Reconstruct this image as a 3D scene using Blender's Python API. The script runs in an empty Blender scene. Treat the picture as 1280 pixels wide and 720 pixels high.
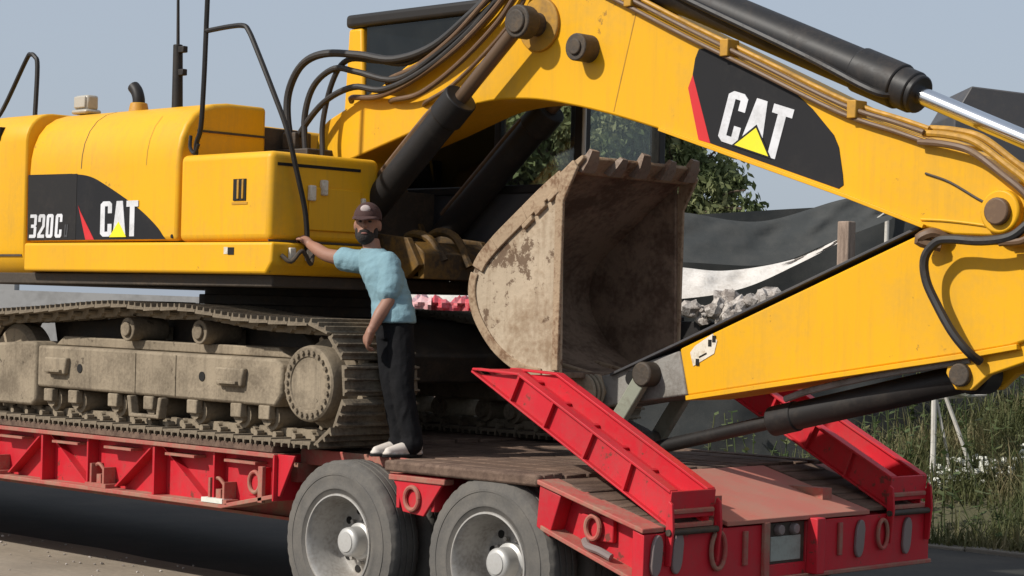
import bpy, bmesh, math, random
from mathutils import Vector, Matrix
random.seed(7)
S = bpy.context.scene
COL = S.collection
R = math.radians

# ------------------------------------------------------------------ camera, sky, sun, exposure
cam_d = bpy.data.cameras.new('camera'); cam = bpy.data.objects.new('camera', cam_d); COL.objects.link(cam)
A = R(44.5); ROLL = 0.026
F = Vector((-math.sin(A), math.cos(A), 0)); RT = Vector((math.cos(A), math.sin(A), 0)); UP = Vector((0, 0, 1))
c_, s_ = math.cos(ROLL), math.sin(ROLL)
R2 = RT*c_ + UP*s_; U2 = UP*c_ - RT*s_
m = Matrix((R2, U2, -F)).transposed().to_4x4()
m.translation = (9.501, -8.273, 1.917)
cam.matrix_world = m
cam_d.sensor_width = 36; cam_d.lens = 2600/1280*36; cam_d.shift_y = 0.025
cam_d.clip_start = 0.1; cam_d.clip_end = 3000
S.camera = cam

SUN_TRAVEL = Vector((0.36, 1.0, -0.86)).normalized()
to_sun = -SUN_TRAVEL
el = math.asin(to_sun.z); az = math.atan2(to_sun.x, to_sun.y)
w = bpy.data.worlds.new('World'); S.world = w; w.use_nodes = True
nt = w.node_tree; bg = nt.nodes['Background']
sky = nt.nodes.new('ShaderNodeTexSky'); sky.sky_type = 'NISHITA'; sky.sun_disc = False
sky.sun_elevation = el; sky.sun_rotation = az
sky.air_density = 1.0; sky.dust_density = 3.0; sky.ozone_density = 2.0; sky.altitude = 100
# milky, hazy daylight: the clear-sky model veiled by an even pale haze in every direction
veil = nt.nodes.new('ShaderNodeMix'); veil.data_type = 'RGBA'; veil.inputs[0].default_value = 0.72; veil.inputs[7].default_value = (5.0, 5.65, 6.6, 1)
nt.links.new(sky.outputs[0], veil.inputs[6]); nt.links.new(veil.outputs[2], bg.inputs[0]); bg.inputs[1].default_value = 0.10
sl = bpy.data.lights.new('sun', 'SUN'); sl.energy = 4.4; sl.angle = R(1.2); sl.color = (1, 0.955, 0.88)
so = bpy.data.objects.new('sun', sl); COL.objects.link(so); so.rotation_euler = SUN_TRAVEL.to_track_quat('-Z', 'Y').to_euler()
so.location = (0, 0, 30)
S.view_settings.view_transform = 'Standard'; S.view_settings.look = 'None'
S.view_settings.exposure = 0.0; S.view_settings.gamma = 1; S.view_settings.use_curve_mapping = False
S.render.engine = 'CYCLES'
S.cycles.max_bounces = 6; S.cycles.transparent_max_bounces = 12

# ------------------------------------------------------------------ materials
def new_mat(name):
    mt = bpy.data.materials.new(name); mt.use_nodes = True
    return mt, mt.node_tree, mt.node_tree.nodes['Principled BSDF']

def paint(name, col, rough=0.4, dirt=(0.25, 0.2, 0.14), amt=0.25, scale=3.0, fine=40.0, metal=0.0, bump=0.0, lo=0.5, hi=0.75, coat=0.0, var=0.08, stretch=(1, 1, 1), spec=0.5, chip=0.0, chipcol=(0.10, 0.05, 0.03), streak=0.0):
    """Painted / weathered surface: base colour with slow tone changes, patches of dust and fine relief."""
    mt, t, b = new_mat(name); N = t.nodes; L = t.links
    tc = N.new('ShaderNodeTexCoord'); mp = N.new('ShaderNodeMapping'); mp.inputs['Scale'].default_value = stretch
    L.new(tc.outputs['Object'], mp.inputs[0])
    n1 = N.new('ShaderNodeTexNoise'); n1.inputs['Scale'].default_value = scale; n1.inputs['Detail'].default_value = 7; n1.inputs['Roughness'].default_value = 0.65
    n2 = N.new('ShaderNodeTexNoise'); n2.inputs['Scale'].default_value = fine; n2.inputs['Detail'].default_value = 5
    n3 = N.new('ShaderNodeTexNoise'); n3.inputs['Scale'].default_value = scale*0.45; n3.inputs['Detail'].default_value = 3
    for n in (n1, n2, n3): L.new(mp.outputs[0], n.inputs['Vector'])
    ad = N.new('ShaderNodeMath'); ad.operation = 'MULTIPLY_ADD'; ad.inputs[1].default_value = 0.35; ad.inputs[2].default_value = -0.175
    L.new(n2.outputs[0], ad.inputs[0])
    sm = N.new('ShaderNodeMath'); sm.operation = 'ADD'; L.new(n1.outputs[0], sm.inputs[0]); L.new(ad.outputs[0], sm.inputs[1])
    mr = N.new('ShaderNodeMapRange'); mr.inputs['From Min'].default_value = lo; mr.inputs['From Max'].default_value = hi
    mr.inputs['To Min'].default_value = amt*0.18; mr.inputs['To Max'].default_value = amt
    L.new(sm.outputs[0], mr.inputs['Value'])
    hv = N.new('ShaderNodeHueSaturation'); hv.inputs['Color'].default_value = (*col, 1)
    mv = N.new('ShaderNodeMapRange'); mv.inputs['From Min'].default_value = 0.3; mv.inputs['From Max'].default_value = 0.7
    mv.inputs['To Min'].default_value = 1-var; mv.inputs['To Max'].default_value = 1+var
    L.new(n3.outputs[0], mv.inputs['Value']); L.new(mv.outputs[0], hv.inputs['Value'])
    mx = N.new('ShaderNodeMix'); mx.data_type = 'RGBA'; mx.inputs[7].default_value = (*dirt, 1)
    L.new(mr.outputs[0], mx.inputs[0]); L.new(hv.outputs[0], mx.inputs[6]); out = mx.outputs[2]
    if streak:
        ms = N.new('ShaderNodeMapping'); ms.inputs['Scale'].default_value = (16, 16, 1.1); L.new(tc.outputs['Object'], ms.inputs[0])
        ns = N.new('ShaderNodeTexNoise'); ns.inputs['Scale'].default_value = 1.0; ns.inputs['Detail'].default_value = 6; ns.inputs['Roughness'].default_value = 0.7; L.new(ms.outputs[0], ns.inputs['Vector'])
        rs = N.new('ShaderNodeMapRange'); rs.inputs['From Min'].default_value = 0.5; rs.inputs['From Max'].default_value = 0.78; rs.inputs['To Max'].default_value = streak; L.new(ns.outputs[0], rs.inputs['Value'])
        x1 = N.new('ShaderNodeMix'); x1.data_type = 'RGBA'; x1.inputs[7].default_value = (*[c*.8 for c in dirt], 1); L.new(rs.outputs[0], x1.inputs[0]); L.new(out, x1.inputs[6]); out = x1.outputs[2]
    if chip:
        nc = N.new('ShaderNodeTexNoise'); nc.inputs['Scale'].default_value = 11; nc.inputs['Detail'].default_value = 10; nc.inputs['Roughness'].default_value = 0.72; L.new(tc.outputs['Object'], nc.inputs['Vector'])
        n5 = N.new('ShaderNodeTexNoise'); n5.inputs['Scale'].default_value = 1.7; n5.inputs['Detail'].default_value = 2; L.new(tc.outputs['Object'], n5.inputs['Vector'])
        am = N.new('ShaderNodeMath'); am.operation = 'MULTIPLY_ADD'; am.inputs[1].default_value = 0.35; L.new(n5.outputs[0], am.inputs[0]); L.new(nc.outputs[0], am.inputs[2])
        rc = N.new('ShaderNodeMapRange'); rc.inputs['From Min'].default_value = 0.86-0.14*chip; rc.inputs['From Max'].default_value = 0.90-0.14*chip; rc.inputs['To Max'].default_value = 0.85; L.new(am.outputs[0], rc.inputs['Value'])
        x2 = N.new('ShaderNodeMix'); x2.data_type = 'RGBA'; x2.inputs[7].default_value = (*chipcol, 1); L.new(rc.outputs[0], x2.inputs[0]); L.new(out, x2.inputs[6]); out = x2.outputs[2]
    L.new(out, b.inputs['Base Color'])
    rr = N.new('ShaderNodeMapRange'); rr.inputs['To Min'].default_value = rough; rr.inputs['To Max'].default_value = min(1, rough+0.4)
    L.new(mr.outputs[0], rr.inputs['Value']); L.new(rr.outputs[0], b.inputs['Roughness'])
    b.inputs['Metallic'].default_value = metal; b.inputs['Coat Weight'].default_value = coat
    b.inputs['Specular IOR Level'].default_value = spec
    if bump:
        bp = N.new('ShaderNodeBump'); bp.inputs['Strength'].default_value = bump; bp.inputs['Distance'].default_value = 0.02
        L.new(sm.outputs[0], bp.inputs['Height']); L.new(bp.outputs[0], b.inputs['Normal'])
    return mt

M = {}
M['yellow'] = paint('yellow_paint', (0.80, 0.402, 0.004), 0.42, (0.40, 0.25, 0.07), 0.40, 1.6, 30, lo=0.46, hi=0.8, var=0.06, spec=0.3, chip=0.08, chipcol=(0.30, 0.15, 0.03), streak=0.25)
M['yellow_dirty'] = paint('worn_yellow_paint', (0.55, 0.27, 0.01), 0.5, (0.14, 0.09, 0.045), 0.75, 2.6, 30, lo=0.42, hi=0.72, bump=0.1)
M['black'] = paint('black_paint', (0.013, 0.012, 0.012), 0.5, (0.07, 0.055, 0.042), 0.4, 3, 40, spec=0.3)
M['black_gloss'] = paint('black_cylinder_paint', (0.015, 0.015, 0.016), 0.45, (0.07, 0.055, 0.045), 0.4, 5, 60, spec=0.3, streak=0.5)
M['decal_black'] = paint('black_decal_film', (0.014, 0.014, 0.016), 0.55, (0.06, 0.052, 0.045), 0.25, 3, 40, spec=0.2)
M['decal_red'] = paint('red_decal_film', (0.62, 0.02, 0.025), 0.4, (0.3, 0.15, 0.1), 0.15)
M['decal_white'] = paint('white_lettering', (0.72, 0.72, 0.74), 0.45, (0.35, 0.34, 0.33), 0.6, 7, 50, lo=0.45, hi=0.7)
M['decal_yellow'] = paint('yellow_lettering', (0.85, 0.72, 0.02), 0.45, (0.4, 0.3, 0.1), 0.15)
M['hose'] = paint('black_rubber_hose', (0.016, 0.015, 0.015), 0.55, (0.09, 0.065, 0.045), 0.4, 6, 50)
M['hose_brown'] = paint('dusty_steel_pipe', (0.12, 0.065, 0.035), 0.5, (0.24, 0.15, 0.07), 0.6, 6, 50)
M['dusty'] = paint('dusty_steel', (0.33, 0.268, 0.19), 0.8, (0.12, 0.095, 0.068), 0.8, 2.6, 45, bump=0.4, lo=0.42, hi=0.66, var=0.22, spec=0.2, chip=0.35, chipcol=(0.09, 0.07, 0.05), streak=0.6)
M['shoe'] = paint('muddy_track_steel', (0.235, 0.19, 0.135), 0.85, (0.07, 0.055, 0.042), 0.85, 7, 60, bump=0.4, lo=0.42, hi=0.66, var=0.2, spec=0.2)
M['grime'] = paint('oily_dark_steel', (0.035, 0.027, 0.02), 0.6, (0.13, 0.09, 0.055), 0.7, 6, 50, bump=0.3, lo=0.48, hi=0.72)
M['chrome'] = paint('chrome_rod', (0.75, 0.77, 0.8), 0.16, (0.35, 0.3, 0.25), 0.15, 4, 40, metal=1.0)
M['rod_brown'] = paint('oily_rod', (0.16, 0.10, 0.06), 0.35, (0.08, 0.05, 0.03), 0.5, 6, 50, metal=0.4)
M['bare'] = paint('bare_worn_steel', (0.27, 0.255, 0.23), 0.6, (0.12, 0.10, 0.08), 0.8, 6, 50, bump=0.3, lo=0.42, hi=0.68)
M['link'] = paint('greenish_worn_steel', (0.25, 0.26, 0.20), 0.6, (0.13, 0.11, 0.08), 0.7, 8, 50, bump=0.2)
M['bucket'] = paint('rusty_mud_bucket', (0.50, 0.405, 0.295), 0.85, (0.25, 0.17, 0.105), 0.85, 2.6, 26, bump=0.5, lo=0.46, hi=0.66, var=0.18, spec=0.2, chip=0.9, chipcol=(0.11, 0.065, 0.04), streak=0.5)
M['bucket_rim'] = paint('bucket_rim_steel', (0.40, 0.295, 0.195), 0.8, (0.17, 0.095, 0.055), 0.9, 5, 40, bump=0.4, lo=0.48, hi=0.66, spec=0.2)
M['bucket_in'] = paint('bucket_inside_rust', (0.31, 0.22, 0.155), 0.85, (0.115, 0.072, 0.05), 0.9, 3.2, 30, bump=0.5, lo=0.42, hi=0.62, spec=0.2)
M['tooth'] = paint('worn_tooth_steel', (0.27, 0.20, 0.15), 0.6, (0.10, 0.06, 0.04), 0.8, 9, 60, bump=0.3)
M['red'] = paint('red_trailer_paint', (0.55, 0.008, 0.022), 0.48, (0.28, 0.08, 0.07), 0.45, 3.5, 45, lo=0.45, hi=0.78, var=0.12, spec=0.35, chip=0.45, chipcol=(0.13, 0.045, 0.03), streak=0.3)
M['red_dusty'] = paint('dusty_red_paint', (0.40, 0.06, 0.05), 0.65, (0.30, 0.19, 0.13), 0.85, 4, 45, lo=0.4, hi=0.62, bump=0.15, var=0.15)
M['red_deck'] = paint('scuffed_red_deck', (0.46, 0.12, 0.085), 0.7, (0.36, 0.20, 0.14), 0.8, 2.2, 55, lo=0.38, hi=0.68, bump=0.12)
M['wood'] = paint('dusty_deck_timber', (0.185, 0.125, 0.092), 0.9, (0.075, 0.048, 0.038), 0.8, 3, 40, stretch=(6, 1, 6), bump=0.4, lo=0.42, hi=0.64, var=0.2, spec=0.15)
M['wood_post'] = paint('weathered_post_timber', (0.34, 0.255, 0.20), 0.9, (0.15, 0.11, 0.085), 0.8, 3, 40, stretch=(6, 6, 1), bump=0.3, lo=0.42, hi=0.64, spec=0.15)
M['tyre'] = paint('dusty_tyre_rubber', (0.10, 0.094, 0.087), 0.85, (0.19, 0.17, 0.145), 0.6, 5, 70, lo=0.4, hi=0.7, bump=0.12, spec=0.25)
M['rim'] = paint('silver_wheel_paint', (0.46, 0.44, 0.41), 0.38, (0.19, 0.16, 0.13), 0.7, 6, 50, metal=0.35, lo=0.42, hi=0.7)
M['hub'] = paint('silver_hub', (0.50, 0.49, 0.47), 0.42, (0.35, 0.32, 0.28), 0.4, 6, 50, metal=0.3)
M['yellow_grime'] = paint('greasy_yellow', (0.20, 0.098, 0.008), 0.5, (0.03, 0.022, 0.014), 0.9, 3.0, 30, lo=0.36, hi=0.6, bump=0.2)
M['hole'] = paint('dark_recess', (0.008, 0.007, 0.006), 0.9, (0.02, 0.016, 0.012), 0.5)
M['grey_panel'] = paint('dark_grey_panel', (0.05, 0.05, 0.055), 0.5, (0.12, 0.10, 0.08), 0.4)
M['lamp'] = paint('lamp_lens', (0.45, 0.42, 0.36), 0.25, (0.2, 0.16, 0.1), 0.4)
M['tail_lens'] = paint('grey_tail_lens', (0.22, 0.17, 0.16), 0.3, (0.2, 0.16, 0.13), 0.5)
M['red_lens'] = paint('red_tail_lens', (0.45, 0.02, 0.02), 0.25, (0.3, 0.15, 0.12), 0.3)
M['plate'] = paint('worn_licence_plate', (0.34, 0.36, 0.31), 0.6, (0.2, 0.18, 0.15), 0.6, 9, 60)
M['white_sticker'] = paint('white_sticker', (0.72, 0.66, 0.55), 0.6, (0.3, 0.2, 0.08), 0.5, 12, 60, lo=0.5, hi=0.62)
M['skin'] = paint('skin', (0.30, 0.15, 0.10), 0.55, (0.20, 0.095, 0.065), 0.3, 8, 60)
M['tee'] = paint('light_blue_cotton', (0.20, 0.32, 0.365), 0.9, (0.14, 0.235, 0.275), 0.5, 9, 90, bump=0.3, spec=0.15)
M['trouser'] = paint('black_denim', (0.009, 0.009, 0.010), 0.95, (0.02, 0.019, 0.02), 0.6, 8, 80, bump=0.3, spec=0.15)
M['shoe_leather'] = paint('pale_shoe', (0.62, 0.56, 0.50), 0.6, (0.35, 0.28, 0.2), 0.5, 12, 60)
M['cap'] = paint('maroon_cap_cloth', (0.045, 0.018, 0.015), 0.85, (0.12, 0.06, 0.05), 0.4, 12, 90)
M['cap_patch'] = paint('pale_cap_patch', (0.45, 0.38, 0.36), 0.8, (0.2, 0.1, 0.1), 0.6, 25, 90)
M['beard'] = paint('dark_beard', (0.014, 0.010, 0.009), 0.8, (0.03, 0.022, 0.018), 0.5, 40, 120, bump=0.4)
M['eye'] = paint('eye_dark', (0.01, 0.008, 0.007), 0.3)
M['lips'] = paint('lips', (0.24, 0.09, 0.075), 0.5)
M['net'] = paint('black_shade_net', (0.042, 0.046, 0.047), 0.9, (0.09, 0.088, 0.082), 0.6, 2.5, 90, bump=0.3, lo=0.4, hi=0.7, spec=0.15)
M['sheet'] = paint('white_plastic_sheet', (0.68, 0.64, 0.59), 0.6, (0.36, 0.31, 0.26), 0.6, 2, 30, bump=0.6, lo=0.42, hi=0.7, streak=0.5)
M['rubble'] = paint('pale_rubble', (0.52, 0.47, 0.42), 0.9, (0.16, 0.13, 0.11), 0.9, 9, 60, bump=0.6, lo=0.45, hi=0.6)
M['pale_wall'] = paint('pale_rendered_wall', (0.42, 0.41, 0.40), 0.9, (0.2, 0.19, 0.18), 0.6, 0.6, 8, lo=0.45, hi=0.65)
M['white_stick'] = paint('whitewashed_stick', (0.62, 0.59, 0.53), 0.8, (0.3, 0.25, 0.2), 0.6, 9, 60)
M['red_sheet'] = paint('red_plastic_sheet', (0.52, 0.03, 0.05), 0.32, (0.5, 0.3, 0.28), 0.5, 6, 40, bump=0.5, lo=0.45, hi=0.65)
M['pink_sheet'] = paint('pale_pink_plastic', (0.62, 0.42, 0.42), 0.3, (0.5, 0.15, 0.15), 0.6, 7, 40, bump=0.5, lo=0.45, hi=0.65)
M['litter'] = paint('pale_litter', (0.70, 0.69, 0.62), 0.7, (0.35, 0.4, 0.28), 0.6, 14, 60)
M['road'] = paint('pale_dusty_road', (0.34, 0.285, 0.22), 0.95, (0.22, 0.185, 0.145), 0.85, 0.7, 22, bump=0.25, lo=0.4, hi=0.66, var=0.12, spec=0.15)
M['asphalt_and_shade'] = paint('worn_asphalt_and_shade', (0.055, 0.052, 0.048), 0.95, (0.10, 0.088, 0.075), 0.6, 1.2, 45, bump=0.3, lo=0.4, hi=0.66, spec=0.15)
M['earth'] = paint('dry_earth', (0.13, 0.11, 0.075), 0.95, (0.075, 0.075, 0.04), 0.8, 0.8, 20, bump=0.6, lo=0.4, hi=0.66, spec=0.1)
M['kerb'] = paint('concrete_kerb', (0.17, 0.15, 0.125), 0.9, (0.2, 0.17, 0.13), 0.8, 3, 40, bump=0.4)
M['bark'] = paint('tree_bark', (0.12, 0.085, 0.06), 0.9, (0.05, 0.035, 0.025), 0.8, 8, 60, bump=0.5)

def leafmat(name, c1, c2, c3, scale=1.5):
    mt, t, b = new_mat(name); N = t.nodes; L = t.links
    tc = N.new('ShaderNodeTexCoord'); n = N.new('ShaderNodeTexNoise'); n.inputs['Scale'].default_value = scale; n.inputs['Detail'].default_value = 6
    L.new(tc.outputs['Object'], n.inputs['Vector'])
    cr = N.new('ShaderNodeValToRGB'); e = cr.color_ramp.elements
    e[0].position = 0.33; e[0].color = (*c1, 1); e[1].position = 0.68; e[1].color = (*c3, 1)
    e2 = cr.color_ramp.elements.new(0.5); e2.color = (*c2, 1)
    L.new(n.outputs[0], cr.inputs[0]); L.new(cr.outputs[0], b.inputs['Base Color']); b.inputs['Roughness'].default_value = 0.65
    b.inputs['Specular IOR Level'].default_value = 0.25
    tr = N.new('ShaderNodeBsdfTranslucent'); L.new(cr.outputs[0], tr.inputs[0])
    mx = N.new('ShaderNodeMixShader'); mx.inputs[0].default_value = 0.3
    L.new(b.outputs[0], mx.inputs[1]); L.new(tr.outputs[0], mx.inputs[2]); L.new(mx.outputs[0], N['Material Output'].inputs[0])
    return mt
M['leaf'] = leafmat('pepper_tree_leaves', (0.09, 0.12, 0.045), (0.18, 0.21, 0.09), (0.28, 0.28, 0.14), 1.2)
M['grass'] = leafmat('tall_grass', (0.06, 0.075, 0.025), (0.13, 0.135, 0.055), (0.27, 0.22, 0.12), 1.8)
M['weed'] = leafmat('weed_leaves', (0.05, 0.08, 0.025), (0.10, 0.13, 0.05), (0.18, 0.17, 0.08), 3)

def glassmat(name, tint, mixf):
    mt = bpy.data.materials.new(name); mt.use_nodes = True; t = mt.node_tree; t.nodes.clear(); N = t.nodes; L = t.links
    o = N.new('ShaderNodeOutputMaterial'); tr = N.new('ShaderNodeBsdfTransparent'); tr.inputs[0].default_value = (*tint, 1)
    gl = N.new('ShaderNodeBsdfGlossy'); gl.inputs['Roughness'].default_value = 0.06; gl.inputs[0].default_value = (0.8, 0.85, 0.85, 1)
    df = N.new('ShaderNodeBsdfDiffuse'); df.inputs[0].default_value = (0.16, 0.16, 0.14, 1)
    lw = N.new('ShaderNodeLayerWeight'); fr = N.new('ShaderNodeMath'); fr.operation = 'MULTIPLY_ADD'; fr.inputs[1].default_value = 0.14; fr.inputs[2].default_value = 0.01; L.new(lw.outputs['Facing'], fr.inputs[0])
    tc = N.new('ShaderNodeTexCoord'); n = N.new('ShaderNodeTexNoise'); n.inputs['Scale'].default_value = 4; n.inputs['Detail'].default_value = 6
    L.new(tc.outputs['Object'], n.inputs['Vector'])
    mr = N.new('ShaderNodeMapRange'); mr.inputs['From Min'].default_value = 0.4; mr.inputs['From Max'].default_value = 0.7; mr.inputs['To Min'].default_value = 0.02; mr.inputs['To Max'].default_value = mixf
    L.new(n.outputs[0], mr.inputs['Value'])
    m1 = N.new('ShaderNodeMixShader'); L.new(mr.outputs[0], m1.inputs[0]); L.new(tr.outputs[0], m1.inputs[1]); L.new(df.outputs[0], m1.inputs[2])
    m2 = N.new('ShaderNodeMixShader'); L.new(fr.outputs[0], m2.inputs[0]); L.new(m1.outputs[0], m2.inputs[1]); L.new(gl.outputs[0], m2.inputs[2])
    L.new(m2.outputs[0], o.inputs[0]); return mt
M['glass'] = glassmat('cab_glass', (0.965, 0.98, 0.975), 0.07)
M['dark_glass'] = glassmat('dark_tinted_glass', (0.08, 0.085, 0.09), 0.06)

# ------------------------------------------------------------------ mesh helpers
def spline(pts, sub=8):
    """Catmull-Rom through the points."""
    P = [Vector(p) for p in pts]; P = [2*P[0]-P[1]] + P + [2*P[-1]-P[-2]]; out = []
    for i in range(1, len(P)-2):
        a, b, c, d = P[i-1], P[i], P[i+1], P[i+2]
        for k in range(sub):
            t = k/sub
            out.append(0.5*((2*b) + (c-a)*t + (2*a-5*b+4*c-d)*t*t + (3*b-a-3*c+d)*t**3))
    out.append(P[-2]); return out

class MB:
    def __init__(s): s.v = []; s.f = []
    def add(s, vs, fs):
        o = len(s.v); s.v += [tuple(v) for v in vs]; s.f += [tuple(i+o for i in f) for f in fs]; return s
    def box(s, x0, x1, y0, y1, z0, z1, mat=None):
        vs = [Vector(p) for p in ((x0,y0,z0),(x1,y0,z0),(x1,y1,z0),(x0,y1,z0),(x0,y0,z1),(x1,y0,z1),(x1,y1,z1),(x0,y1,z1))]
        if mat: vs = [mat @ v for v in vs]
        return s.add(vs, [(0,3,2,1),(4,5,6,7),(0,1,5,4),(1,2,6,5),(2,3,7,6),(3,0,4,7)])
    def extr(s, poly, vec):
        """closed outline (3-D points) extruded along vec"""
        n = len(poly); P = [Vector(p) for p in poly]; v = Vector(vec)
        return s.add(P+[p+v for p in P], [tuple(range(n))[::-1], tuple(range(n, 2*n))] + [(i, (i+1) % n, n+(i+1) % n, n+i) for i in range(n)])
    def prism(s, xz, y0, y1): return s.extr([(x, y0, z) for x, z in xz], (0, y1-y0, 0))
    def prism_x(s, yz, x0, x1): return s.extr([(x0, y, z) for y, z in yz], (x1-x0, 0, 0))
    def cyl(s, p0, p1, r, r2=None, n=20, cap=True):
        p0 = Vector(p0); p1 = Vector(p1); r2 = r if r2 is None else r2
        q = (p1-p0).to_track_quat('Z', 'Y'); vs = []
        for p, rr in ((p0, r), (p1, r2)):
            for i in range(n):
                a = 2*math.pi*i/n; vs.append(p + q @ Vector((rr*math.cos(a), rr*math.sin(a), 0)))
        fs = [(i, (i+1) % n, n+(i+1) % n, n+i) for i in range(n)]
        if cap: fs += [tuple(range(n))[::-1], tuple(range(n, 2*n))]
        return s.add(vs, fs)
    def tube(s, pts, r, n=8, sub=0, radii=None):
        P = spline(pts, sub) if sub else [Vector(p) for p in pts]
        m = len(P); vs = []; prev = None
        for i, p in enumerate(P):
            t = (P[min(i+1, m-1)]-P[max(i-1, 0)]).normalized()
            if prev is None:
                u = t.cross(Vector((0, 0, 1)));  u = u if u.length > 1e-3 else Vector((1, 0, 0)); u.normalize()
            else:
                u = prev - t*prev.dot(t); u.normalize()
            prev = u; b = t.cross(u); rr = radii[i] if radii else r
            for k in range(n):
                a = 2*math.pi*k/n; vs.append(p + u*math.cos(a)*rr + b*math.sin(a)*rr)
        fs = [(i*n+k, i*n+(k+1) % n, (i+1)*n+(k+1) % n, (i+1)*n+k) for i in range(m-1) for k in range(n)]
        fs += [tuple(range(n))[::-1], tuple(range((m-1)*n, m*n))]
        return s.add(vs, fs)
    def lathe_y(s, prof, cx, cz, n=40, cap=True):
        """profile of (radius, y) turned about the Y axis through (cx, cz)"""
        vs = []; m = len(prof)
        for r, y in prof:
            for k in range(n):
                a = 2*math.pi*k/n; vs.append((cx+r*math.cos(a), y, cz+r*math.sin(a)))
        fs = [(i*n+k, (i+1)*n+k, (i+1)*n+(k+1) % n, i*n+(k+1) % n) for i in range(m-1) for k in range(n)]
        if cap and prof[0][0] > 1e-4: fs.append(tuple(range(n)))
        if cap and prof[-1][0] > 1e-4: fs.append(tuple(range((m-1)*n, m*n))[::-1])
        return s.add(vs, fs)
    def blob(s, c, rx, ry, rz, seg=12, ring=8, jit=0.0, rng=None):
        vs = []; fs = []
        for j in range(1, ring):
            th = math.pi*j/ring
            for k in range(seg):
                a = 2*math.pi*k/seg; q = 1+(rng.uniform(-jit, jit) if jit else 0)
                vs.append((c[0]+rx*q*math.sin(th)*math.cos(a), c[1]+ry*q*math.sin(th)*math.sin(a), c[2]+rz*q*math.cos(th)))
        vs.append((c[0], c[1], c[2]+rz)); vs.append((c[0], c[1], c[2]-rz)); t = len(vs)-2
        for j in range(ring-2):
            for k in range(seg): fs.append((j*seg+k, (j+1)*seg+k, (j+1)*seg+(k+1) % seg, j*seg+(k+1) % seg))
        for k in range(seg): fs.append((t, k, (k+1) % seg)); fs.append((t+1, (ring-2)*seg+(k+1) % seg, (ring-2)*seg+k))
        return s.add(vs, fs)
    def mesh(s, name, mat, ang=32):
        me = bpy.data.meshes.new(name); me.from_pydata(s.v, [], s.f)
        bm = bmesh.new(); bm.from_mesh(me); bmesh.ops.recalc_face_normals(bm, faces=bm.faces); bm.to_mesh(me); bm.free()
        me.materials.append(M[mat] if isinstance(mat, str) else mat)
        me.polygons.foreach_set('use_smooth', [True]*len(me.polygons)); me.set_sharp_from_angle(angle=R(ang)); me.update()
        return me
    def build(s, name, mat, parent=None, bevel=0, seg=2, ang=32):
        o = bpy.data.objects.new(name, s.mesh(name, mat, ang)); COL.objects.link(o); attach(o, parent)
        if bevel:
            md = o.modifiers.new('bevel', 'BEVEL'); md.width = bevel; md.segments = seg; md.limit_method = 'ANGLE'; md.angle_limit = R(28); md.harden_normals = False
        return o

def attach(o, parent):
    if parent is None: return
    o.parent = parent
    if parent.type == 'EMPTY': o.matrix_parent_inverse = Matrix.Translation(-parent.location)

def thing(name, label, cat, loc, group=None):
    o = bpy.data.objects.new(name, None); COL.objects.link(o); o.location = loc; o.empty_display_size = 0.3
    o['label'] = label; o['category'] = cat
    if group: o['group'] = group
    return o
def tag(o, label, cat, group=None):
    o['label'] = label; o['category'] = cat
    if group: o['group'] = group
    return o
def structure(o): o['kind'] = 'structure'; return o
def inst(name, me, parent, mat):
    o = bpy.data.objects.new(name, me); COL.objects.link(o); attach(o, parent); o.matrix_basis = mat; return o

# ------------------------------------------------------------------ the setting: ground, road edge, bank
g = MB(); g.add([(-900, -900, 0), (900, -900, 0), (900, 900, 0), (-900, 900, 0)], [(0, 1, 2, 3)])
structure(g.build('ground', 'earth'))
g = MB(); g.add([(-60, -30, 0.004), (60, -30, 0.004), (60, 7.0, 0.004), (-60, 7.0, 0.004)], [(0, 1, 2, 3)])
structure(g.build('road', 'asphalt_and_shade'))  # dark road surface; under the trailer this tone also paints in its shadow
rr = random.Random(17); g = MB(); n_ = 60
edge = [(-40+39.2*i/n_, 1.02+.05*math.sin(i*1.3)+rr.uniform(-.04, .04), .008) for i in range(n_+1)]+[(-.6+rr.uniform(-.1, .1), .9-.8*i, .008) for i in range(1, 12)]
g.add(edge+[(-40, -7.9, .008)], [tuple(range(len(edge)+1))[::-1]]); structure(g.build('sunlit_apron', 'road'))  # pale ground cut to the sunlit patch; its edge paints the trailer's shadow edge
g = MB(); rr = random.Random(3)
x = -12.0
while x < 9:
    L_ = rr.uniform(0.85, 1.0); g.box(x, x+L_-0.012, 7.0+rr.uniform(-.015, .015), 7.16, -0.05, 0.045+rr.uniform(-.02, .015)); x += L_
structure(g.build('kerb', 'kerb', bevel=0.012))
# grassy bank rising behind the kerb
def bank_h(x, y):
    t = max(0, min(1, (y-7.2)/5.2)); s = max(0, min(1, (x+4.2)/2.6)); s = s*s*(3-2*s)
    base = t*t*(3-2*t)*1.15*(0.06+0.94*s)
    return base + 0.08*math.sin(x*1.7+y*.6) * t + 0.05*math.sin(x*4.1-y*2.3)*t + 0.02
nx, ny = 90, 40; g = MB(); vs = []; fs = []
for j in range(ny):
    for i in range(nx):
        xx = -14+26*i/(nx-1); yy = 7.16+9*j/(ny-1); vs.append((xx, yy, bank_h(xx, yy)))
for j in range(ny-1):
    for i in range(nx-1): fs.append((j*nx+i, j*nx+i+1, (j+1)*nx+i+1, (j+1)*nx+i))
g.add(vs, fs); structure(g.build('grass_bank', 'earth', ang=80))
# ------------------------------------------------------------------ the trailer
T = thing('lowboy_trailer', 'red lowboy trailer with two raised loading ramps carrying the yellow excavator', 'trailer', (0, 1.34, 0))

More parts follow.
